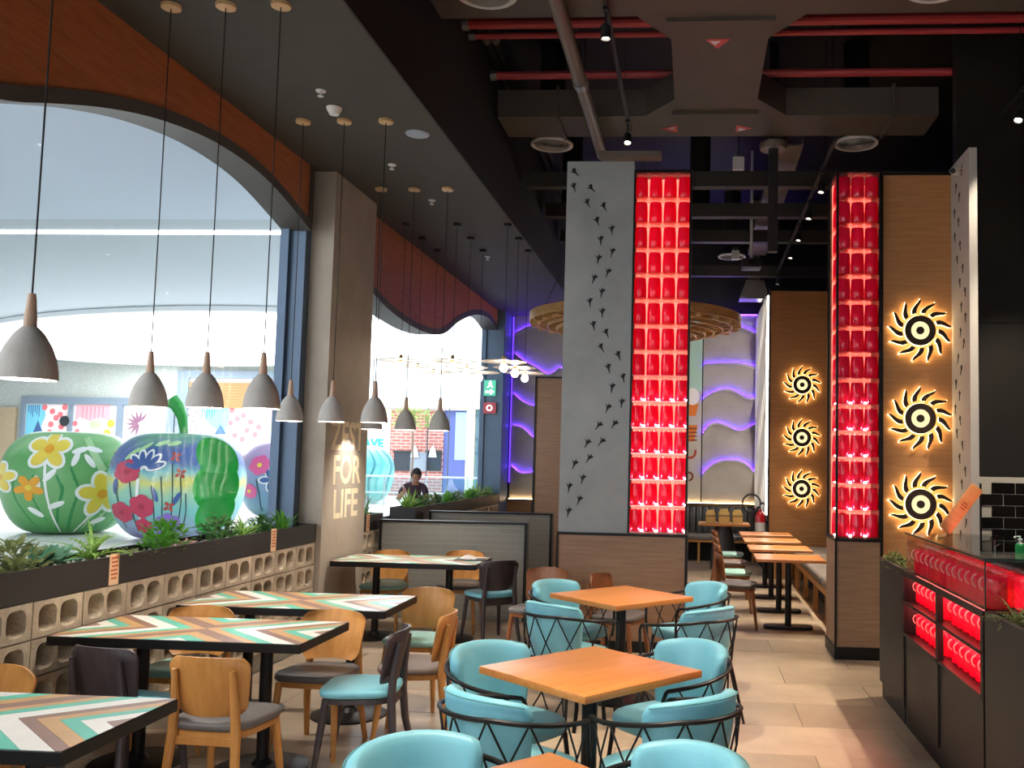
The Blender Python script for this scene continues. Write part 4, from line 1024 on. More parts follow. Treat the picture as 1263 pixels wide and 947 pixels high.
# food mural on the strip beside the aisle panel
def flat(pts, mat, nm='mural_shape', d=.004): MB().prism(pts, 16.90-d, 16.90, 'y').build(nm, mat, mp, smooth=0)
def circ(cx, cz, r, n=18, sx=1., a0=0, a1=360): return [(cx+r*sx*math.cos(math.radians(a0+(a1-a0)*i/n)), cz+r*math.sin(math.radians(a0+(a1-a0)*i/n))) for i in range(n+(0 if a1-a0 == 360 else 1))]
flat([(-.60, 3.05), (.12, 3.05), (.12, 4.46), (-.60, 4.46)], M('mural teal', '#a7c7b4', .8), d=.003)
for cx, cz in ((-.05, 2.95), (-.4, 3.4)): flat(circ(cx, cz, .16, 18, .8), M('mural white', '#e8e2d6', .8), d=.006); flat([(cx-.12, cz-.14), (cx+.11, cz-.14), (cx+.06, cz-.36), (cx-.07, cz-.36)], M('mural orange', '#d9772e', .8), d=.005)
flat([(-.16, 2.42), (.05, 2.42), (-.02, 2.12), (-.12, 2.12)], MATS['mural orange'], d=.005)
for k in range(4): flat([(-.15, 2.37-k*.07), (.04, 2.37-k*.07), (.035, 2.345-k*.07), (-.145, 2.345-k*.07)], M('mural brown', '#7a3a22', .8), d=.007)
flat(circ(-.08, 1.93, .13, 16, .9, 200, 380)+circ(-.08, 1.93, .085, 16, .9, 200, 380)[::-1], M('mural red', '#a5402f', .8), d=.005)
flat(circ(-.10, 1.48, .09, 16, 1., -90, 200)+circ(-.10, 1.48, .055, 16, 1., -90, 200)[::-1], MATS['mural brown'], d=.005)

# --- wooden ring chandelier behind the grey pillar
t = root('ring_chandelier', 'large tiered chandelier of pale wooden hoops behind the grey pillar', 'chandelier', (-.90, 13.4, 3.4))
m_hoop = WOOD('hoop veneer', '#d8ad74', '#c4965c', .5, grain=(2, 2, 8), scale=3)
for k in range(9):
    r = 1.56-.13*k; z = .34-.037*k; h = .13 if k == 0 else .045
    MB().lathe([(r, z), (r, z+h), (r-.02, z+h), (r-.02, z), (r, z)], 56).build('hoop', m_hoop, t)
for k in range(28):
    a = 2*PI*k/28; MB().box(-.012, .012, -.5, 0, .30, .44).xf(Matrix.Rotation(a, 4, 'Z') @ Matrix.Translation((0, 1.55, 0))).build('fin', m_hoop, t, smooth=0)
for k in range(6):
    a = 2*PI*k/6+.3; MB().tube([(1.4*math.cos(a), 1.4*math.sin(a), .45), (.3*math.cos(a), .3*math.sin(a), 2.9)], .004, 5).build('wire', m_cord, t)

# --- back table, boxes, extinguisher
t = root('service_table', 'wooden table with a dark drum base before the back banquette', 'table', (.5, 15.35, 0)); MB().rbox(-.42, .42, -.32, .32, .715, .75, .004, 1).build('tabletop', m_orange, t)
MB().lathe([(.001, 0), (.22, 0), (.20, .3), (.13, .715), (.001, .715)], 24).build('drum_base', M('drum grey', '#3d3b3c', .5), t)
m_kraft = M('kraft box', '#d8b46c', .7, var=.1, scale=12)
for x, y, s, w in ((.28, 15.30, .17, 'beside the banquette'), (.50, 15.24, .19, 'in the middle of the three'), (.72, 15.30, .18, 'beside the hose ring')):
    t = root('kraft_box', 'small kraft takeaway box on the service table, %s' % w, 'box', (x, y, .7505), .1)
    MB().box(-s*.45, s*.45, -.06, .06, 0, s*.9).build('box', m_kraft, t, smooth=0); MB().box(-s*.47, s*.47, -.062, .062, s*.62, s*.7).build('band', M('box black', '#3a2d20', .6), t, smooth=0)
    MB().prism([(-s*.45, s*.9), (s*.45, s*.9), (s*.3, s*1.25), (-s*.3, s*1.25)], -.01, .01, 'y').build('flap', m_kraft, t, smooth=0)
t = root('fire_extinguisher', 'red fire extinguisher on the side of the far oak wall', 'extinguisher', (1.03, 14.35, .62))
MB().lathe([(.001, 0), (.075, 0), (.08, .02), (.08, .30), (.055, .36), (.03, .38), (.03, .41), (.001, .41)], 20).build('cylinder', M('extinguisher red', '#c4202a', .3, coat=.4), t)
MB().box(-.01, .10, -.01, .01, .2, .24).build('bracket', m_cord, t, smooth=0); MB().tube([(0, 0, .41), (0, 0, .44), (-.06, -.02, .45)], .012, 8).build('valve', m_cord, t)
MB().lathe([(.081, .05), (.081, .22)], 20).build('sticker', M('extinguisher label', '#e8e4df', .6), t)
MB().tube([(-.03, 0, .42), (-.13, -.05, .40), (-.12, -.07, .25), (-.10, -.05, .1)], .012, 8).build('hose', m_cord, t)
t = root('hose_ring', 'black coiled hose ring hanging by the far oak wall', 'hose', (.90, 14.5, .98)); MB().tube([(.14*math.cos(a*PI/14), 0, .14+.14*math.sin(a*PI/14)) for a in range(28)], .014, 8, closed=True).build('coil', m_cord, t); MB().box(.13, .235, -.015, .015, .12, .16).build('hook', m_cord, t, smooth=0)

# --- planters along the windows
m_plbox = M('dark planter', '#1d1715', .55, var=.2, scale=4); m_gravel = M('white gravel', '#d8d4cc', .8, var=.2, scale=40)
def planter(label, y0, y1):
    t = root('planter_box', label, 'planter', (-3.62, (y0+y1)/2, .9405)); h = (y1-y0)/2
    MB().box(.145, .160, -h, h, 0, .17).build('front_board', m_plbox, t, smooth=0); MB().box(-.155, -.14, -h, h, 0, .17).build('back_board', m_plbox, t, smooth=0)
    for y in (-h, h-.015): MB().box(-.14, .145, y, y+.015, 0, .17).build('end_board', m_plbox, t, smooth=0)
    MB().box(-.14, .145, -h+.015, h-.015, 0, .125).build('soil', MATS['soil'], t, smooth=0)
    g = MB(); n = int((y1-y0)*75)
    for _ in range(n):
        x = random.uniform(-.13, .135); y = random.uniform(-h+.03, h-.03); s = random.uniform(.009, .018); a = random.uniform(0, 6)
        v = [(x+s*math.cos(a+k*PI/2), y+s*math.sin(a+k*PI/2), .128+s*.3) for k in range(4)]
        g.add([(x, y, .122)]+v+[(x, y, .128+s)], [(0, 2, 1), (0, 3, 2), (0, 4, 3), (0, 1, 4), (5, 1, 2), (5, 2, 3), (5, 3, 4), (5, 4, 1)])
    o = g.build('gravel', m_gravel, t); o['kind'] = 'stuff'
    return t
planter('long black planter box under the large arched window', .3, 8.27)
planter('short black planter box just past the lettered column', 9.47, 10.1)
planter('long black planter box under the far window', 11.25, 16.2)
def leaf(mb, base, az, el, L, w, bend=.6, seg=4, twist=0.):
    """a curved tapering blade"""
    v = []; f = []; p = Vector(base); e = el
    for i in range(seg+1):
        t_ = i/seg; ww = w*math.sin(PI*min(1, .12+.88*t_))**.7*(1 if i < seg else .05)
        d = Vector((math.cos(az)*math.cos(e), math.sin(az)*math.cos(e), math.sin(e))); sd = Vector((-math.sin(az), math.cos(az), 0))
        v += [p-sd*ww/2+Vector((0, 0, ww*.15)), p-Vector((0, 0, ww*.08)), p+sd*ww/2+Vector((0, 0, ww*.15))]
        p = p+d*L/seg; e -= bend/seg
    for i in range(seg):
        for j in range(2): a = i*3+j; f.append((a, a+1, a+4, a+3))
    mb.add(v, f)
def green(key, c1, c2): return LEAF(key, c1, c2)
G = {'fern': green('fern green', '#9cc060', '#6f9a44'), 'deep': green('deep leaf', '#5f8a4e', '#436a3c'), 'blue': green('blue leaf', '#74a688', '#4f8064'), 'bright': green('bright leaf', '#7cbc4a', '#5a9c36'), 'pink': green('pink leaf', '#c79a92', '#a8766c'), 'olive': green('olive leaf', '#8f9860', '#6c7446')}
PLANTS = {}
def plant_mesh(kind):
    """two variants of each kind are made once and shared"""
    mb = MB(); R = random
    if kind == 'fern':
        fr = []
        for k in range(22):
            az = R.uniform(0, 2*PI); el = R.uniform(.5, 1.35); L = R.uniform(.13, .24); leaf(mb, (0, 0, 0), az, el, L, .012, R.uniform(.9, 1.7), 5)
            p = Vector((0, 0, 0)); e = el; b = 1.3
            for i in range(7):
                d = Vector((math.cos(az)*math.cos(e), math.sin(az)*math.cos(e), math.sin(e))); p = p+d*L/8; e -= b/8
                for sgn in (-1, 1): leaf(mb, p, az+sgn*1.1, e+.1, .035*(1-i/9), .009, .4, 2)
    elif kind == 'bush':
        for k in range(150):
            az = R.uniform(0, 2*PI); r = R.uniform(0, .085); h = R.uniform(.0, .12)*(1-r*5); leaf(mb, (r*math.cos(az), r*math.sin(az), max(0, h)), az+R.uniform(-.6, .6), R.uniform(.1, 1.2), R.uniform(.03, .055), .02, .5, 3)
    elif kind == 'rosette':
        for k in range(30):
            az = k*2.4; el = 1.3-1.15*k/30; leaf(mb, (0, 0, .02), az, el, .07+.05*k/30, .034, .2, 3)
        for k in range(14): leaf(mb, (R.uniform(-.06, .06), R.uniform(-.06, .06), .02), R.uniform(0, 6), R.uniform(.6, 1.3), .09, .03, .3, 3)
    elif kind == 'spiky':
        for k in range(34): leaf(mb, (R.uniform(-.02, .02), R.uniform(-.02, .02), 0), k*2.4, R.uniform(.35, 1.45), R.uniform(.12, .19), .016, R.uniform(.2, .6), 4)
    elif kind == 'low':
        for k in range(70): az = R.uniform(0, 2*PI); r = R.uniform(0, .09); leaf(mb, (r*math.cos(az), r*math.sin(az), 0), az, R.uniform(.1, .8), R.uniform(.03, .06), .016, .4, 3)
    return mb
def plant(label, kind, tone, x, y, z, s, group):
    k = (kind, tone)
    if k not in PLANTS: PLANTS[k] = (plant_mesh(kind).mesh('foliage', G[tone], 60), MB().lathe([(.001, -.03), (.03, -.03), (.022, .01), (.001, .02)], 10).mesh('crown', m_gpipe))
    t = root('potted_plant', label, 'plant', (x, y, z), random.uniform(0, 6), group); s *= 1.35; t.scale = (s, s, s)
    inst('foliage', PLANTS[k][0], t); inst('crown', PLANTS[k][1], t)
GP = 'plants in the window planters'
zp = .9405+.128
for y, k, c, s, w in ((4.30, 'bush', 'olive', 1.1, 'olive leafed bush beside the cut edge of the long planter'), (4.72, 'bush', 'olive', 1.15, 'dense olive bush before the blue green rosette'), (5.0, 'rosette', 'blue', 1.15, 'blue green rosette plant between the olive bush and the fern'), (5.36, 'fern', 'fern', 1.15, 'large pale green fern spilling over the planter rim'),
                       (5.76, 'low', 'olive', 1.1, 'low olive ground plant behind the hanging card'), (6.12, 'bush', 'bright', 1.25, 'bright green bush before the largest painted apple'), (6.42, 'low', 'pink', 1.15, 'low pinkish plant beside the bright green bush'), (6.83, 'bush', 'deep', 1.2, 'dark green bush past the pinkish plant'),
                       (7.2, 'spiky', 'fern', .9, 'spiky green plant between two dark bushes'), (7.55, 'bush', 'deep', .95, 'small dark bush beside the spiky plant'), (7.92, 'spiky', 'bright', .9, 'spiky bright plant against the slate jamb'), (9.75, 'spiky', 'bright', 1.3, 'spiky plant in the short planter past the column')):
    plant(w, k, c, -3.62, y, zp, s, GP)
for i in range(12):
    y = 11.45+i*.41; k, c, s = (('spiky', 'fern', 1.25), ('bush', 'deep', 1.0), ('bush', 'olive', 1.0), ('low', 'deep', 1.2), ('spiky', 'bright', 1.0))[(0, 1, 2, 1, 4, 1, 2, 4, 1, 0, 2, 4)[i]]
    plant('%s plant in the far window planter, %s from its near end' % ({'spiky': 'spiky pale' if c == 'fern' else 'spiky bright', 'bush': 'dark bushy' if c == 'deep' else 'olive bushy', 'low': 'low dark'}[k], ORD[i].replace('topmost', 'first')), k, c, -3.60+.03*math.sin(i*2), y, zp, s, 'plants in the far planter')
for i, (x, y, k, c, s) in enumerate(((1.50, 6.58, 'bush', 'olive', .85), (1.50, 6.82, 'low', 'olive', 1.0), (1.50, 7.05, 'bush', 'olive', .9), (1.52, 4.48, 'fern', 'olive', .9), (1.56, 4.15, 'spiky', 'fern', 1.1), (1.60, 4.35, 'bush', 'olive', 1.2), (1.75, 4.42, 'spiky', 'olive', 1.1), (1.5, 3.8, 'fern', 'fern', 1.0))):
    plant(['trailing olive bush at the bar planter against the glass case', 'low olive plant in the middle of the far bar planter', 'olive bush at the outer corner of the far bar planter', 'drooping fern beneath the corner of the glass case', 'pale spiky plant in the near bar planter by its front', 'thick olive bush by the short end of the glass case', 'olive spiky plant before the case-end jars', 'pale fern farther along the near bar planter'][i], k, c, x, y, .995, s*.7, 'plants in the bar planters')
m_card = M('card beige', '#dcb58e', .7); m_ink = M('card ink', '#b4542f', .7)
for y, w in ((5.33, 'below the pale fern'), (7.42, 'below the small dark bush'), (9.62, 'on the short planter')):
    t = root('planter_card', 'beige printed card hanging on the planter %s' % w, 'card', (-3.4585, y, 1.125), 0, 'cards on the planters')
    MB().box(0, .003, -.045, .045, -.185, 0).build('card', m_card, t, smooth=0)
    for k in range(6): MB().box(.003, .004, -.033+.004*(k % 3), .033-.006*(k % 2), -.03-k*.024, -.018-k*.024).build('print_line', m_ink, t, smooth=0)
# signs at the far window corner
t = root('exit_sign', 'green exit sign with white running figure and arrow at the far jamb', 'sign', (-3.50, 16.2, 3.0)); MB().box(-.29, -.08, -.015, .0, -.14, .14).build('panel', EMIT('exit green', '#4fa58a', .8), t, smooth=0)
MB().prism([(-.26, -.09), (-.17, -.09), (-.17, -.125), (-.10, -.07), (-.17, -.015), (-.17, -.05), (-.26, -.05)], -.02, -.015, 'y').build('arrow', EMIT('sign white', '#f4fff8', 1), t, smooth=0)
MB().prism(circ(-.175, .11, .018), -.02, -.015, 'y').build('figure_head', MATS['sign white'], t, smooth=0); MB().prism([(-.22, .08), (-.15, .09), (-.145, .05), (-.12, .01), (-.145, .005), (-.17, .035), (-.22, .0), (-.24, .012), (-.19, .05)], -.02, -.015, 'y').build('figure', MATS['sign white'], t, smooth=0)
t = root('fire_call_sign', 'small red fire alarm sign at the far jamb', 'sign', (-3.50, 16.2, 2.64)); MB().box(-.29, -.06, -.015, 0, -.10, .10).build('panel', M('sign red', '#d65a66', .5), t, smooth=0); disc_ring(MB(), .035, .055, -.02, -.015).build('mark', MATS['sign white'], t, loc=(-.18, 0, 0))

# ================================================================== IN THE MALL: APPLES, SHOPS, MAN SWEEPING
AP = [(.0, .90), (.06, .905), (.14, .935), (.25, .98), (.38, 1.0), (.55, .99), (.72, .945), (.86, .86), (.95, .75), (1.0, .61), (.995, .48), (.955, .34), (.885, .22), (.78, .115), (.65, .045), (.5, .012), (.25, .0), (.0, .02)]
AR, AH = 1.27, 2.12
def apple_profile():
    out = []
    for i in range(len(AP)-1):
        p0 = AP[max(i-1, 0)]; p1 = AP[i]; p2 = AP[i+1]; p3 = AP[min(i+2, len(AP)-1)]
        for s in range(3):
            t_ = s/3; q = []
            for k in (0, 1): q.append(.5*((2*p1[k])+(-p0[k]+p2[k])*t_+(2*p0[k]-5*p1[k]+4*p2[k]-p3[k])*t_*t_+(-p0[k]+3*p1[k]-3*p2[k]+p3[k])*t_**3))
            out.append((max(q[0], .0005)*AR, q[1]*AH))
    out.append((.001, AP[-1][1]*AH)); return out
APF = apple_profile()
def prof_r(z):
    """outer radius of the apple at height fraction z"""
    P = [p for p in APF if p[0] > .36*AR]; h = z*AH
    for i in range(len(P)-1):
        if P[i][1] >= h >= P[i+1][1]:
            t_ = (P[i][1]-h)/(P[i][1]-P[i+1][1]+1e-9); return P[i][0]+(P[i+1][0]-P[i][0])*t_
    return .38*AR
def ramp_mat(key, stops, rough=.35):
    m = bpy.data.materials.new(key); m.use_nodes = True; nt = m.node_tree; b = nt.nodes['Principled BSDF']; b.inputs['Roughness'].default_value = rough; b.inputs['Coat Weight'].default_value = .1
    tc = node(nt, 'ShaderNodeTexCoord'); sp = node(nt, 'ShaderNodeSeparateXYZ'); nt.links.new(tc.outputs['Object'], sp.inputs[0])
    ns = node(nt, 'ShaderNodeTexNoise'); ns.inputs['Scale'].default_value = 2.2; ns.inputs['Detail'].default_value = 4; nt.links.new(tc.outputs['Object'], ns.inputs['Vector'])
    ma = node(nt, 'ShaderNodeMath', operation='MULTIPLY_ADD'); nt.links.new(ns.outputs['Fac'], ma.inputs[0]); ma.inputs[1].default_value = .55; nt.links.new(sp.outputs['Z'], ma.inputs[2])
    mr = node(nt, 'ShaderNodeMapRange'); mr.inputs['From Min'].default_value = .27; mr.inputs['From Max'].default_value = AH+.27; nt.links.new(ma.outputs[0], mr.inputs['Value'])
    cr = node(nt, 'ShaderNodeValToRGB'); el = cr.color_ramp.elements
    while len(el) < len(stops): el.new(.5)
    for e, (p, c) in zip(el, stops): e.position = p; e.color = lin(c)
    nt.links.new(mr.outputs[0], cr.inputs[0]); nt.links.new(cr.outputs[0], b.inputs['Base Color']); return m
class Apple:
    """pixel-like drawing board wrapped on the apple: u in -1..1 across the side that faces the window, v 0..1 up"""
    def __init__(s, label, x, y, mat, k=1.):
        s.t = root('painted_apple', label, 'sculpture', (x, y, 0), 0, 'giant painted apples in the mall'); s.t.scale = (k, k, k)
        s.tc = math.atan2(-y, -x); s.body = MB().lathe(apple_profile(), 64).build('apple', mat, s.t, 60)
        s.lay = 0
    def pt(s, u, v, eps):
        u = max(-.985, min(.985, u)); th = s.tc+math.asin(u); z = max(.02, min(.97, v)); r = prof_r(z)+eps
        return (r*math.cos(th), r*math.sin(th), z*AH)
    def shape(s, pts, mat, eps=.008, name='painted_shape'):
        cu = sum(p[0] for p in pts)/len(pts); cv = sum(p[1] for p in pts)/len(pts); v = [s.pt(cu, cv, eps)]; f = []; n = len(pts); K = 3
        for k in range(1, K+1):
            for p in pts: v.append(s.pt(cu+(p[0]-cu)*k/K, cv+(p[1]-cv)*k/K, eps))
        for i in range(n):
            j = (i+1) % n; f.append((0, 1+i, 1+j))
            for k in range(K-1): f.append((1+k*n+i, 1+(k+1)*n+i, 1+(k+1)*n+j, 1+k*n+j))
        MB().add(v, f).build(name, mat, s.t, 60)
    def ell(s, u, v, a, b, rot, n=16):
        c, q = math.cos(rot), math.sin(rot)
        return [(u+(a*math.cos(t_)*c-b*math.sin(t_)*q), v+(a*math.cos(t_)*q+b*math.sin(t_)*c)*.6) for t_ in [2*PI*i/n for i in range(n)]]
    def stroke(s, pts, w, mat, eps=.010, name='painted_stem'):
        L, R = [], []; q = []
        for i in range(len(pts)-1):
            for k in range(8): q.append((pts[i][0]+(pts[i+1][0]-pts[i][0])*k/8, pts[i][1]+(pts[i+1][1]-pts[i][1])*k/8))
        pts = q+[pts[-1]]
        for _ in range(6): pts = [pts[0]]+[((pts[i-1][0]+pts[i][0]*2+pts[i+1][0])/4, (pts[i-1][1]+pts[i][1]*2+pts[i+1][1])/4) for i in range(1, len(pts)-1)]+[pts[-1]]
        for i, p in enumerate(pts):
            a = pts[max(i-1, 0)]; b = pts[min(i+1, len(pts)-1)]; dx, dy = b[0]-a[0], b[1]-a[1]; l = math.hypot(dx, dy) or 1
            L.append(s.pt(p[0]-dy/l*w, p[1]+dx/l*w*.6, eps)); R.append(s.pt(p[0]+dy/l*w, p[1]-dx/l*w*.6, eps))
        n = len(pts); MB().add(L+R, [(i, i+1, n+i+1, n+i) for i in range(n-1)]).build(name, mat, s.t, 60)
    def flower(s, u, v, r, n, mat, outline=None, core=None, a0=0., fat=.36):
        for k in range(n):
            a = a0+2*PI*k/n; cu, cv = u+math.cos(a)*r*.6, v+math.sin(a)*r*.6*.6
            if outline: s.shape(s.ell(cu, cv, r*.62, r*fat*1.25, a), outline, .009, 'petal_outline')
            s.shape(s.ell(cu, cv, r*.46, r*fat*.85, a), mat, .016, 'petal')
        if core: s.shape(s.ell(u, v, r*.24, r*.24, 0), core, .022, 'flower_core')
def paint(k, c): return M('paint '+k, c, .4)
pw = paint('white', '#eef2ec'); py_ = paint('yellow', '#e9d04a'); pa = paint('amber', '#e8a42a'); pg = paint('dark green', '#2f8a4a'); plg = paint('light green', '#a8d39a'); pr = paint('red', '#c23a5a'); pp = paint('purple', '#8a6cc4'); pn = paint('navy', '#3f5f9a'); pk = paint('ink', '#2e4a4a'); ppk = paint('pink', '#e0609a'); pt_ = paint('teal', '#4fb0b8')
# yellow flowers on green
A1 = Apple('giant green apple painted with yellow flowers', -13.25, 18.75, ramp_mat('apple green', [(0, '#4f9a56'), (.4, '#74b06e'), (.75, '#5fa45c'), (1, '#8cc284')]))
A1.stroke([(-.62, .60), (-.66, .4), (-.52, .2), (-.40, .05)], .13, pg, .004, 'painted_leaf'); A1.stroke([(-.10, .62), (.02, .45), (-.05, .25), (-.1, .02)], .13, pg, .005, 'painted_leaf'); A1.stroke([(.62, .04), (.74, .25), (.6, .5)], .12, pg, .004, 'painted_leaf')
A1.stroke([(.27, .95), (.32, .8), (.45, .62)], .06, plg, .006, 'painted_leaf'); A1.stroke([(.36, .03), (.42, .15), (.56, .3)], .10, plg, .005, 'painted_leaf')
A1.flower(-.34, .83, .30, 5, py_, pw, pa, .3); A1.flower(.46, .40, .32, 5, py_, pw, pa, .5); A1.flower(-.55, .46, .20, 5, pa, None, py_, .9); A1.flower(-.96, .55, .22, 5, py_, pw, pa, .2); A1.flower(.80, .82, .14, 2, py_, None, None, .2)
A1.stroke([(-.36, .72), (-.33, .45), (-.25, .2), (-.14, .03)], .018, pw); A1.stroke([(.44, .32), (.3, .15), (.14, .03)], .018, pw)
for u, v, a in ((.12, .82, .3), (.34, .83, -.2), (.06, .74, 1.2), (.26, .72, -1.0), (-.28, .58, .9), (-.44, .50, 1.7), (-.48, .23, -.6), (-.18, .30, .4), (.50, .14, .3)): A1.shape(A1.ell(u, v, .13, .045, a), pw, .012, 'painted_leaf')
# flower meadow with a green bite
A2 = Apple('giant apple painted as a flower meadow with a green scalloped bite', -10.45, 18.05, ramp_mat('apple meadow', [(0, '#8f86b8'), (.14, '#8fa9c0'), (.3, '#7cc3c0'), (.46, '#9fcfae'), (.55, '#d8d268'), (.63, '#7fc0bc'), (.72, '#3f64a0'), (.86, '#42609c'), (.97, '#5c9a80')]))
bm_green = paint('bite green', '#1f9a3c')
def carve(ap, spots):
    tmp = []
    bpy.context.view_layer.update()
    ob = ap.body; ob.data.materials.append(bm_green)
    for u, v, r, dep in spots:
        th = ap.tc+math.asin(u); R = prof_r(v)-dep
        me = bpy.data.meshes.new('bite'); b = bmesh.new(); bmesh.ops.create_icosphere(b, subdivisions=4, radius=r); b.to_mesh(me); b.free(); me.materials.append(bm_green)
        o = bpy.data.objects.new('bite', me); C.objects.link(o); o.parent = ap.t; o.location = (R*math.cos(th), R*math.sin(th), v*AH); tmp.append(o)
        md = ob.modifiers.new('bite', 'BOOLEAN'); md.operation = 'DIFFERENCE'; md.object = o; md.solver = 'EXACT'; md.material_mode = 'TRANSFER'
    bpy.context.view_layer.update()
    me = bpy.data.meshes.new_from_object(ob.evaluated_get(bpy.context.evaluated_depsgraph_get()))
    ob.modifiers.clear(); ob.data = me
    for o in tmp: bpy.data.objects.remove(o)
    me.polygons.foreach_set('use_smooth', [True]*len(me.polygons)); me.set_sharp_from_angle(angle=math.radians(40))
carve(A2, [(.62, .79, .50, -.02), (.58, .51, .54, -.02), (.63, .25, .46, -.02)])
for u, v, r in ((-.70, .64, .17), (-.50, .33, .17), (-.80, .27, .15), (-.52, .14, .13)): A2.flower(u, v, r, 6, pr, None, paint('crimson', '#a82a48'), .4, .6)
A2.flower(-.14, .13, .22, 8, pp, None, None, 0, .5)
for u, v in ((.02, .63), (-.06, .78), (-.12, .33)): A2.flower(u, v, .08, 4, paint('rust', '#b0483c'), None, None, .6)
A2.stroke([(-.54, .58), (-.56, .4), (-.55, .2), (-.46, .03)], .022, pw)
for k in range(6): a = .35+k*.5; A2.shape(A2.ell(-.48+.17*math.cos(a), .66+.10*math.sin(a), .15, .065, a), pw, .012, 'petal_outline'); A2.shape(A2.ell(-.48+.17*math.cos(a), .66+.10*math.sin(a), .115, .04, a), pn, .018, 'petal')
for u, v0, v1 in ((-.85, .12, .5), (-.66, .1, .6), (-.36, .1, .52), (-.24, .12, .6), (-.1, .1, .72), (.02, .15, .6), (.1, .1, .45)): A2.stroke([(u, v0), (u+.03, (v0+v1)/2), (u+.0, v1)], .008, pk)
for u, v, a in ((-.32, .44, 1.9), (-.02, .40, 1.1), (-.85, .5, 1.5), (-.3, .9, .3), (-.55, .86, .7), (-.1, .9, .2), (-.7, .8, .9)): A2.shape(A2.ell(u, v, .12, .035, a), pn if v < .7 else plg, .009, 'painted_leaf')
MB().tube([(0, 0, 1.88), (.04, .02, 2.15), (.0, .0, 2.45), (-.10, -.03, 2.68), (-.22, -.06, 2.80)], [.07, .08, .10, .13, .15], 14).build('stalk', bm_green, A2.t)
# lilac and teal apples farther off
A3 = Apple('giant lilac apple painted with pink and white flowers', -11.3, 24.9, ramp_mat('apple lilac', [(0, '#7fa8b4'), (.3, '#6d97b4'), (.55, '#8f9cc4'), (.8, '#b49cc8'), (1, '#c3a8d0')]))
for u, v, r in ((-.55, .68, .2), (.3, .8, .2), (.2, .28, .2), (-.75, .35, .15)): A3.flower(u, v, r, 6, ppk, None, py_, .3, .6)
A3.flower(-.3, .5, .22, 5, pn, pw, None, .7, .3); A3.stroke([(-.3, .42), (-.26, .2), (-.2, .03)], .02, pw); A3.flower(.1, .55, .1, 4, py_, None, None)
for u in (-.6, -.1, .3): A3.stroke([(u, .1), (u+.05, .3), (u, .5)], .012, pk)
MB().tube([(0, 0, 1.88), (.03, 0, 2.2), (-.05, 0, 2.5)], [.07, .08, .11], 12).build('stalk', bm_green, A3.t)
A4 = Apple('giant teal striped apple past the lettered column', -12.35, 33.2, ramp_mat('apple teal', [(0, '#5aa8a8'), (.4, '#7cc4c0'), (.7, '#54a0a6'), (1, '#8ccfc8')]))
for k in range(7): u = -.6+k*.24; A4.stroke([(u, .1), (u+.14*math.sin(k), .4), (u+.1, .7), (u-.05, .93)], .03, pt_ if k % 2 else paint('deep teal', '#2f7f8a'))
MB().tube([(0, 0, 1.88), (.03, 0, 2.2), (-.05, 0, 2.5)], [.07, .08, .11], 12).build('stalk', bm_green, A4.t)

# --- painted hoardings and shutter at the far side of the hall
struct(MB().box(-70, -19.8, 44.3, 44.6, 0, 6.2).build('mall_wall', M('speckled concrete', '#c9cfc9', .8, col2='#b3b9b1', scale=12), smooth=0))
tag(MB().box(-60, -34.3, 44.05, 44.28, 0, 3.85).build('timber_screen', M('tan screen', '#bda98a', .6, var=.1), smooth=0), 'tan timber screen beside the painted hoarding', 'screen')
def PX(x): return -34.0+(x-25)*.04255
def PZ(x, y): return 4.34-(y-490)*.0409+(x-25)*.00066
m_frame = M('blue grey frame', '#7d8b99', .5)
def hoarding(name, label, x0, x1, ytop, bars):
    t = root(name, label, 'hoarding', (0, 44.2, 0)); X0, X1, zt = PX(x0), PX(x1), PZ((x0+x1)/2, ytop)
    MB().box(X0, X1, -.02, .06, 0, zt).build('board', M('hoarding white', '#cdd1d2', .6), t, smooth=0)
    MB().box(X0, X1, -.14, -.02, zt-.35, zt).build('frame_rail', m_frame, t, smooth=0)
    for b, w in bars: MB().box(PX(b), PX(b+w), -.14, -.02, 0, zt-.35).build('frame_post', m_frame, t, smooth=0)
    return t
H1 = hoarding('painted_hoarding', 'grey framed hoarding with blue and dotted pink mural panels', 25, 214, 490, ((25, 5), (84, 5), (144, 7), (205, 9)))
H2 = hoarding('painted_hoarding', 'grey framed shopfront with a tan shutter above a dotted mural', 216, 360, 458, ((216, 14),))
MB().box(PX(231), PX(358), -.13, -.02, PZ(290, 503), PZ(290, 472)).build('shutter', M('tan shutter', '#a97d50', .6), H2, smooth=0)
for k in range(9): MB().box(PX(231), PX(358), -.15, -.13, PZ(290, 503)+k*.145, PZ(290, 503)+k*.145+.10).build('slat', MATS['tan shutter'], H2, smooth=0)
def mural(t, pts, mat, d): MB().prism([(PX(x), PZ(x, y)) for x, y in pts], -.02-d, -.02, 'y').build('mural_shape', mat, t, smooth=0)
def blob(cx, cy, a, b, n=18, w=0.): return [(cx+a*math.cos(2*PI*i/n)*(1+w*math.sin(3*2*PI*i/n)), cy+b*math.sin(2*PI*i/n)*(1+w*math.cos(2*2*PI*i/n))) for i in range(n)]
mc = {k: M('mural '+k, c, .6) for k, c in dict(cyan='#7fd2ea', navy='#47699c', blush='#f6e2df', rose='#e8787f', pink='#f3a8b2', sage='#b9c6a0', lemon='#dcc84a', plum='#8a5f78', teal2='#8fc9bd', sky='#35a8d0').items()}
mural(H1, [(31, 499), (52, 499), (55, 512), (50, 525), (54, 540), (44, 560), (31, 560)], mc['cyan'], .01)
mural(H1, [(52, 499), (84, 499), (84, 575), (44, 575), (54, 540), (50, 525), (55, 512)], mc['blush'], .008)
for x, y in ((53, 502), (63, 507), (73, 511), (78, 502), (62, 523), (61, 533), (70, 540), (75, 526), (68, 515), (80, 542)): mural(H1, blob(x, y, 3.4, 3.6, 12), mc['rose'], .015)
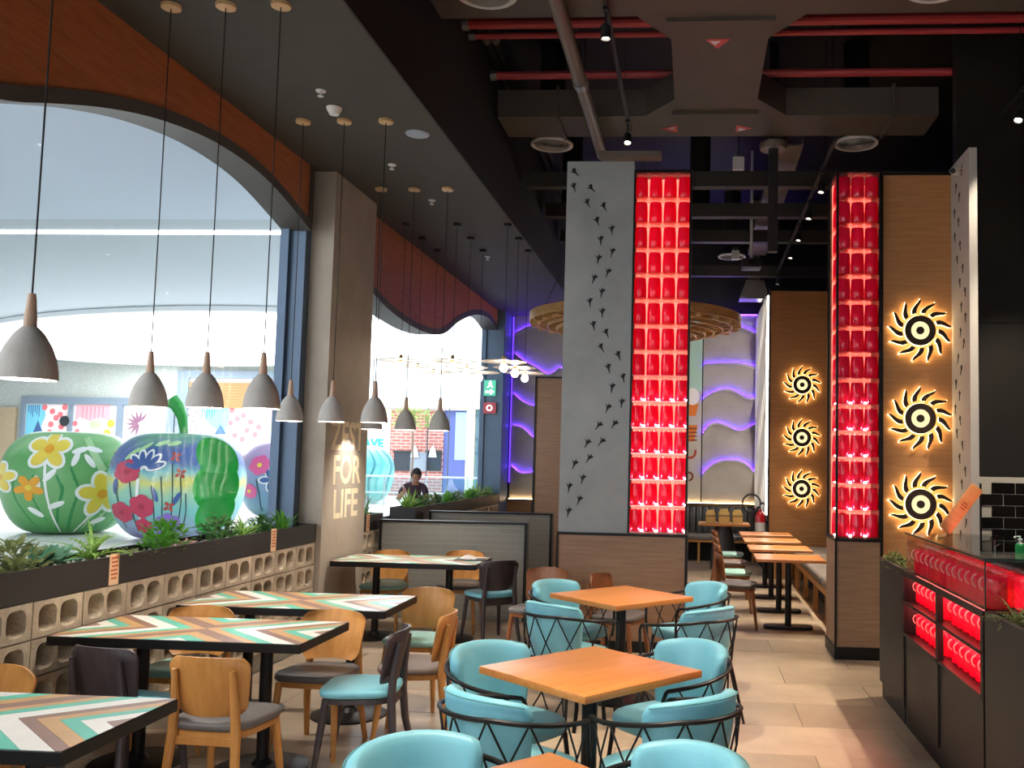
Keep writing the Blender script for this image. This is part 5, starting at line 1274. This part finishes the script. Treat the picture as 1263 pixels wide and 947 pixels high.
mural(H1, [(40, 535), (46, 518), (53, 535)], mc['navy'], .02)
for k in range(6): mural(H1, [(33+k*2.6, 499), (34.2+k*2.6, 499), (34+k*2.6, 508+(k % 3)*3), (33.2+k*2.6, 508+(k % 3)*3)], mc['navy'], .016)
mural(H1, blob(80.6, 519, 6, 6.4), M('mural black', '#2a2e33', .5), .14)
mural(H1, [(92, 499), (134, 499), (134, 518), (122, 514), (110, 519), (98, 514), (92, 518)], mc['pink'], .01)
for k in range(6): mural(H1, [(100+k*5, 501), (101.2+k*5, 501), (101+k*5, 516), (100.2+k*5, 516)], mc['rose'], .014)
mural(H1, blob(117, 523, 7.5, 5, 14), mc['sage'], .02); mural(H1, blob(136, 522, 4.5, 5), mc['lemon'], .02); mural(H1, blob(132, 534, 5, 6, 14, .2), mc['lemon'], .02)
for x, y in ((92, 522), (95, 532), (91, 541)): mural(H1, blob(x, y, 3, 3.2, 12), mc['rose'], .015)
for k in range(9):
    a = math.radians(100+k*26); mural(H1, [(170+1.2*math.sin(a), 522-1.2*math.cos(a)), (170+8*math.cos(a)+1.6*math.sin(a), 522+8*math.sin(a)-1.6*math.cos(a)), (170+17*math.cos(a), 522+17*math.sin(a)), (170+8*math.cos(a)-1.6*math.sin(a), 522+8*math.sin(a)+1.6*math.cos(a))], mc['plum'], .012+.001*k)
mural(H2, [(252, 503), (278, 503), (281, 520), (276, 532), (262, 528), (250, 515)], mc['cyan'], .01); mural(H2, [(263, 535), (270, 523), (278, 535)], mc['navy'], .02)
for k in range(7): mural(H2, [(243+k*3, 503), (244.2+k*3, 503), (244+k*3, 512+(k % 2)*4), (243.2+k*3, 512+(k % 2)*4)], mc['sky'], .016)
mural(H2, [(281, 503), (312, 503), (318, 535), (300, 556), (268, 560), (262, 545), (276, 532), (281, 520)], mc['blush'], .009)
for x, y in ((283, 506), (282, 521), (290, 516), (297, 512), (306, 520), (288, 536), (297, 541), (302, 530), (316, 526), (271, 543), (280, 545), (266, 553), (312, 535)): mural(H2, blob(x, y, 3.4, 3.6, 12), mc['rose'], .015)
for x, y in ((231, 512), (236, 519), (241, 525), (234, 530), (246, 533), (240, 508)): mural(H2, blob(x, y, 1, 1.2, 8), mc['plum'], .012)
mural(H2, [(320, 503), (345, 503), (345, 520), (330, 512)], mc['pink'], .01); mural(H2, blob(335, 526, 7, 6, 14, .2), mc['sage'], .012)
mural(H2, [(272, 600), (285, 566), (296, 600)], mc['sky'], .014); mural(H2, blob(290, 556, 14, 12, 16, .15), mc['pink'], .007)

# --- brick shop seen through the far window
def shop_px(x, y, Yv=40.): return (-.03625*(857+.0*x-x)*Yv/40*1.0)
BX = lambda x: -13.54+(x-482)*.03665
BZ = lambda x, y: 3.82-(y-505)*.0372+(x-482)*.0006
m_brick = BRICKMAT('red brick', '#b5716a', '#a8625c', '#cfb0a8', .42, .14, .02, .8)
sh = root('brick_shop', 'red brick shop with dark windows and violet wall across the hall', 'building', (0, 40, 0))
MB().box(BX(482), BX(548), 0, .4, 0, 3.84).build('brick_wall', m_brick, sh, smooth=0)
MB().box(BX(446), BX(483), -.1, .3, 0, 3.84).build('white_pier', m_white, sh, smooth=0)
MB().box(BX(470), BX(612), -.35, .4, 3.88, 4.27).build('beam', M('pale beam', '#d9cdb6', .7), sh, smooth=0)
for x0, x1 in ((489, 509), (529, 547)):
    w = MB().box(BX(x0), BX(x1), -.12, .02, BZ(x0, 578), BZ(x0, 555)).build('window', M('dark glass', '#30363e', .2), sh, smooth=0)
    MB().box(BX(x0)-.05, BX(x1)+.05, -.16, -.12, BZ(x0, 556), BZ(x0, 554)).build('lintel', M('black lintel', '#26282c', .5), w, smooth=0)
MB().box(BX(509), BX(529), -.10, .02, BZ(509, 578), BZ(509, 556)).build('counter_hatch', M('hatch glass', '#8a94a2', .2), sh, smooth=0)
for x in (513, 535): MB().prism([(BX(x-3), BZ(x, 562)), (BX(x+7), BZ(x, 562)), (BX(x+5), BZ(x, 552)), (BX(x+2), BZ(x, 548)), (BX(x-1), BZ(x, 552))], -.2, -.14, 'y').build('lantern', M('pale lantern', '#c3cdd6', .4), sh, smooth=0)
MB().box(BX(548), BX(577), .1, .4, 0, 3.84).build('violet_wall', M('violet wall', '#5f6cae', .6), sh, smooth=0)
MB().box(BX(562), BX(576), .05, .1, BZ(562, 565), BZ(562, 508)).build('pale_panel', M('pale blue panel', '#a9bfe0', .5), sh, smooth=0)
for x in (530, 556): MB().box(BX(x), BX(x+1), -.3, -.22, 0, 3.88).build('mullion', M('thin mullion', '#4d5560', .5), sh, smooth=0)
MB().box(BX(578), BX(588), -.3, .4, 0, 3.9).build('cream_pillar', M('cream pillar', '#d9d6c3', .6), sh, smooth=0)
for x in (590, 594, 600): MB().box(BX(x), BX(x+1.2), -.2, -.1, 0, 3.9).build('door_frame', M('teal frame', '#5a7f92', .4), sh, smooth=0)
for y in (512, 540, 556): MB().box(BX(588), BX(606), -.2, -.1, BZ(590, y+1.5), BZ(590, y)).build('door_rail', MATS['teal frame'], sh, smooth=0)
MB().box(BX(588), BX(612), .0, .1, 0, 3.9).build('door_glass', M('bluish glass', '#cfe6ee', .1), sh, smooth=0)
inst('lettering', textmesh('lettering', 'AVE', M('cyan letters', '#35c6cf', .4), .52, .02, .02), sh, (BX(463), -.13, BZ(463, 550)), (PI/2, 0, 0))
tr = root('hall_tree', 'small leafy tree before the brick shop', 'tree', (BX(520), 38.8, 0)); MB().tube([(0, 0, 0), (.05, 0, 1.6), (0, 0, 3.2)], [.06, .05, .03], 8).build('trunk', m_gpipe, tr)
lf = MB()
for k in range(240): a = random.uniform(0, 6.28); r = random.uniform(0, 1.0); leaf(lf, (r*math.cos(a), r*math.sin(a)*.5, 3.0+random.uniform(0, .75)), random.uniform(0, 6.28), random.uniform(-.6, .8), .28, .1, .5, 2)
lf.build('crown', green('hall leaf', '#b6cf7e', '#7fa86a'), tr, 60)
rl = root('glass_railing', 'glass balustrade with steel rails across the mall hall', 'railing', (-9.3, 31, 0))
m_steel = M('steel rail', '#a9b4b8', .3, metal=.7)
for k in range(6): MB().box(-4.2+k*1.45, -4.2+k*1.45+1.4, -.01, .01, .08, 1.0).build('pane', GLASS('rail glass', (.8, .93, .92, 1), .15), rl, smooth=0)
for k in range(7): MB().box(-4.24+k*1.45, -4.20+k*1.45, -.03, .03, 0, 1.08).build('post', m_steel, rl, smooth=0)
for z in (.5, 1.06): MB().tube([(-4.3, 0, z), (4.6, 0, z)], .03, 8).build('rail', m_steel, rl)
tag(MB().tube([(0, 0, 0), (0, 0, 1.05)], .03, 10).build('steel_bollard', m_steel, None, loc=(-5.6, 15.5, 0)), 'thin steel post on the mall floor behind the sweeping man', 'post')

# --- man sweeping outside the far window
def skin_mesh(name, V, E, mat, sub=2):
    me = bpy.data.meshes.new(name); me.from_pydata([v[:3] for v in V], E, []); o = bpy.data.objects.new(name, me); C.objects.link(o)
    md = o.modifiers.new('s', 'SKIN'); md.use_smooth_shade = True; md.branch_smoothing = .4
    for i, v in enumerate(V):
        sv = me.skin_vertices[0].data[i]; sv.radius = (v[3], v[4] if len(v) > 4 else v[3]); sv.use_root = (i == 0)
    ss = o.modifiers.new('d', 'SUBSURF'); ss.levels = sub; ss.render_levels = sub
    bpy.context.view_layer.update()
    r = bpy.data.meshes.new_from_object(o.evaluated_get(bpy.context.evaluated_depsgraph_get())); bpy.data.objects.remove(o)
    r.materials.clear(); r.materials.append(mat); r.name = name; r.polygons.foreach_set('use_smooth', [True]*len(r.polygons)); return r
m_skin = M('skin', '#a9775c', .5); m_shirt = M('plum polo shirt', '#46303f', .8, var=.1, scale=20, bump=.1); m_jean = M('blue jeans', '#44587a', .8, var=.15, scale=20, bump=.1); m_hair = M('black hair', '#191516', .6, bump=.4, bscale=60)
man = root('person', 'person in a dark plum shirt and jeans leaning over a white broom pole', 'person', (-4.56, 14.70, 0), math.radians(28))
# body, facing local -Y, bent forward at the hips; his right hand (local -X) is raised to the pole
B = [(0, .06, .90, .11, .09), (0, .02, 1.04, .115, .085), (0, -.07, 1.19, .13, .09), (0, -.14, 1.29, .085, .07), (0, -.18, 1.345, .045, .05), (0, -.205, 1.385, .05, .055),
     (.085, .05, .86, .08), (.10, -.02, .48, .055), (.10, .05, .10, .04), (.10, -.02, .035, .035), (.10, -.13, .025, .028),
     (-.085, .05, .86, .08), (-.11, .02, .48, .055), (-.12, .10, .10, .04), (-.12, .03, .035, .035), (-.12, -.08, .025, .028),
     (.150, -.13, 1.265, .048), (.215, -.10, 1.04, .042), (.15, -.25, .93, .034), (.11, -.30, .92, .026),
     (-.150, -.13, 1.265, .048), (-.255, -.14, 1.06, .042), (-.215, -.34, 1.17, .034), (-.195, -.39, 1.20, .026)]
Eb = [(0, 1), (1, 2), (2, 3), (3, 4), (4, 5), (0, 6), (6, 7), (7, 8), (8, 9), (9, 10), (0, 11), (11, 12), (12, 13), (13, 14), (14, 15), (3, 16), (16, 17), (17, 18), (18, 19), (3, 20), (20, 21), (21, 22), (22, 23)]
bme = skin_mesh('body', B, Eb, m_skin, 2)
# head, ears, nose and hands are joined into the same mesh
bmj = bmesh.new(); bmj.from_mesh(bme)
def blobm(center, rx, ry, rz, rot=None, sub=3):
    r = bmesh.ops.create_icosphere(bmj, subdivisions=sub, radius=1)
    mt = Matrix.Translation(center) @ (rot or Matrix.Identity(4)) @ Matrix.Diagonal((rx, ry, rz, 1))
    for q in r['verts']:
        z = q.co.z; k = 1-.22*max(0, -z)**1.4
        q.co.x *= k; q.co.y *= (k+.08 if z < 0 else 1); q.co = mt @ q.co
hr = Matrix.Rotation(.62, 4, 'X'); hc = Vector((0, -.245, 1.445))
blobm(hc, .078, .098, .118, hr); blobm(hc+hr @ Vector((0, -.098, -.018)), .014, .020, .026, hr, 2)
for sx in (-1, 1): blobm(hc+hr @ Vector((sx*.078, .012, -.01)), .012, .022, .032, hr, 2); blobm(hc+hr @ Vector((sx*.03, -.082, .012)), .016, .014, .012, hr, 2)
blobm(hc+hr @ Vector((0, -.088, -.062)), .026, .014, .009, hr, 2)
def hand_at(p, grip, palm_dir):
    """palm and five bent fingers closed round the pole at p"""
    p = Vector(p); g = Vector(grip).normalized(); d = Vector(palm_dir).normalized(); s = g.cross(d).normalized()
    blobm(p-d*.012, .022, .022, .040, Matrix((s, d, g)).transposed().to_4x4(), 2)
    for k in range(4):
        o = p+g*(.030-.02*k); L = (.9, 1., .95, .78)[k]
        for q, r in ((o+s*.022+d*.012*L, .010), (o+s*.010+d*.030*L, .009), (o-s*.010+d*.030*L, .0085), (o-s*.020+d*.014*L, .008)): blobm(q, r, r, r, None, 1)
    for q, r in ((p+g*.035-s*.016, .011), (p+g*.046-s*.004+d*.014, .010), (p+g*.046+s*.010+d*.022, .009)): blobm(q, r, r, r, None, 1)
pole_a, pole_b = Vector((-.24, -.42, 1.29)), Vector((.30, -.52, .10)); gd = (pole_a-pole_b).normalized()
hR = pole_a-gd*.09; hL = pole_a-gd*.45
hand_at(hR, gd, (0, -1, .2)); hand_at(hL, gd, (0, -1, .1)); 
bmj.to_mesh(bme); bmj.free(); bme.polygons.foreach_set('use_smooth', [True]*len(bme.polygons))
body = inst('body', bme, man)
S = [(0, .055, .90, .128, .108), (0, .015, 1.04, .135, .105), (0, -.07, 1.19, .150, .108), (0, -.135, 1.285, .100, .085), (0, -.165, 1.325, .062, .066), (.150, -.13, 1.265, .058), (.200, -.108, 1.10, .056), (-.150, -.13, 1.265, .058), (-.232, -.138, 1.12, .056)]
inst('shirt', skin_mesh('shirt', S, [(0, 1), (1, 2), (2, 3), (3, 4), (3, 5), (5, 6), (3, 7), (7, 8)], m_shirt, 2), man)
J = [(0, .06, .93, .122, .104), (.085, .05, .84, .095), (.10, -.02, .48, .070), (.10, .05, .09, .055), (-.085, .05, .84, .095), (-.11, .02, .48, .070), (-.12, .10, .09, .055)]
inst('jeans', skin_mesh('jeans', J, [(0, 1), (1, 2), (2, 3), (0, 4), (4, 5), (5, 6)], m_jean, 2), man)
for x, y in ((.10, -.06), (-.12, -.01)): MB().pad(sq(.09, .25, 3, 20, x, y), 0, .075, .025, 2).build('shoe', M('dark shoe', '#222226', .5), man)
hb = MB(); v = []; f = []; nu, nv = 20, 8
for j in range(nv+1):
    for i in range(nu):
        a = 2*PI*i/nu; e = PI/2*(1-j/nv*1.25 if math.sin(a) > -.35 else 1-j/nv*.62); rr = 1.09+.03*math.sin(7*a+j)
        q = hc+hr @ Vector((.078*rr*math.cos(e)*math.cos(a), .098*rr*math.cos(e)*math.sin(a), .118*rr*math.sin(e)+.004)); v.append(tuple(q))
for j in range(nv):
    for i in range(nu): f.append((j*nu+i, j*nu+(i+1) % nu, (j+1)*nu+(i+1) % nu, (j+1)*nu+i))
hb.add(v, f).build('hair', m_hair, man, 60)
for sx in (-1, 1): q = hc+hr @ Vector((sx*.03, -.096, .014)); MB().lathe([(.001, -.006), (.008, 0), (.001, .006)], 8, center=tuple(q)).build('eye', m_hair, man); q = hc+hr @ Vector((sx*.03, -.096, .036)); MB().box(q.x-.017, q.x+.017, q.y-.004, q.y+.004, q.z-.003, q.z+.003).build('eyebrow', m_hair, man, smooth=0)
rm = Matrix.Rotation(math.radians(28), 4, 'Z'); org = Vector((-4.56, 14.70, 0))
br = root('broom', 'broom with a white pole held by the person outside the far window', 'broom', (-4.56, 14.70, 0), math.radians(28))
MB().tube([tuple(pole_a), tuple(pole_b)], .013, 10).build('pole', M('white pole', '#ece8e6', .4), br)
MB().rbox(pole_b.x-.2, pole_b.x+.2, pole_b.y-.03, pole_b.y+.03, .07, .12, .01, 1).build('head', M('broom head', '#5a6f8a', .5), br); MB().box(pole_b.x-.19, pole_b.x+.19, pole_b.y-.025, pole_b.y+.025, 0, .07).build('bristles', M('bristles', '#3d4046', .9), br, smooth=0)
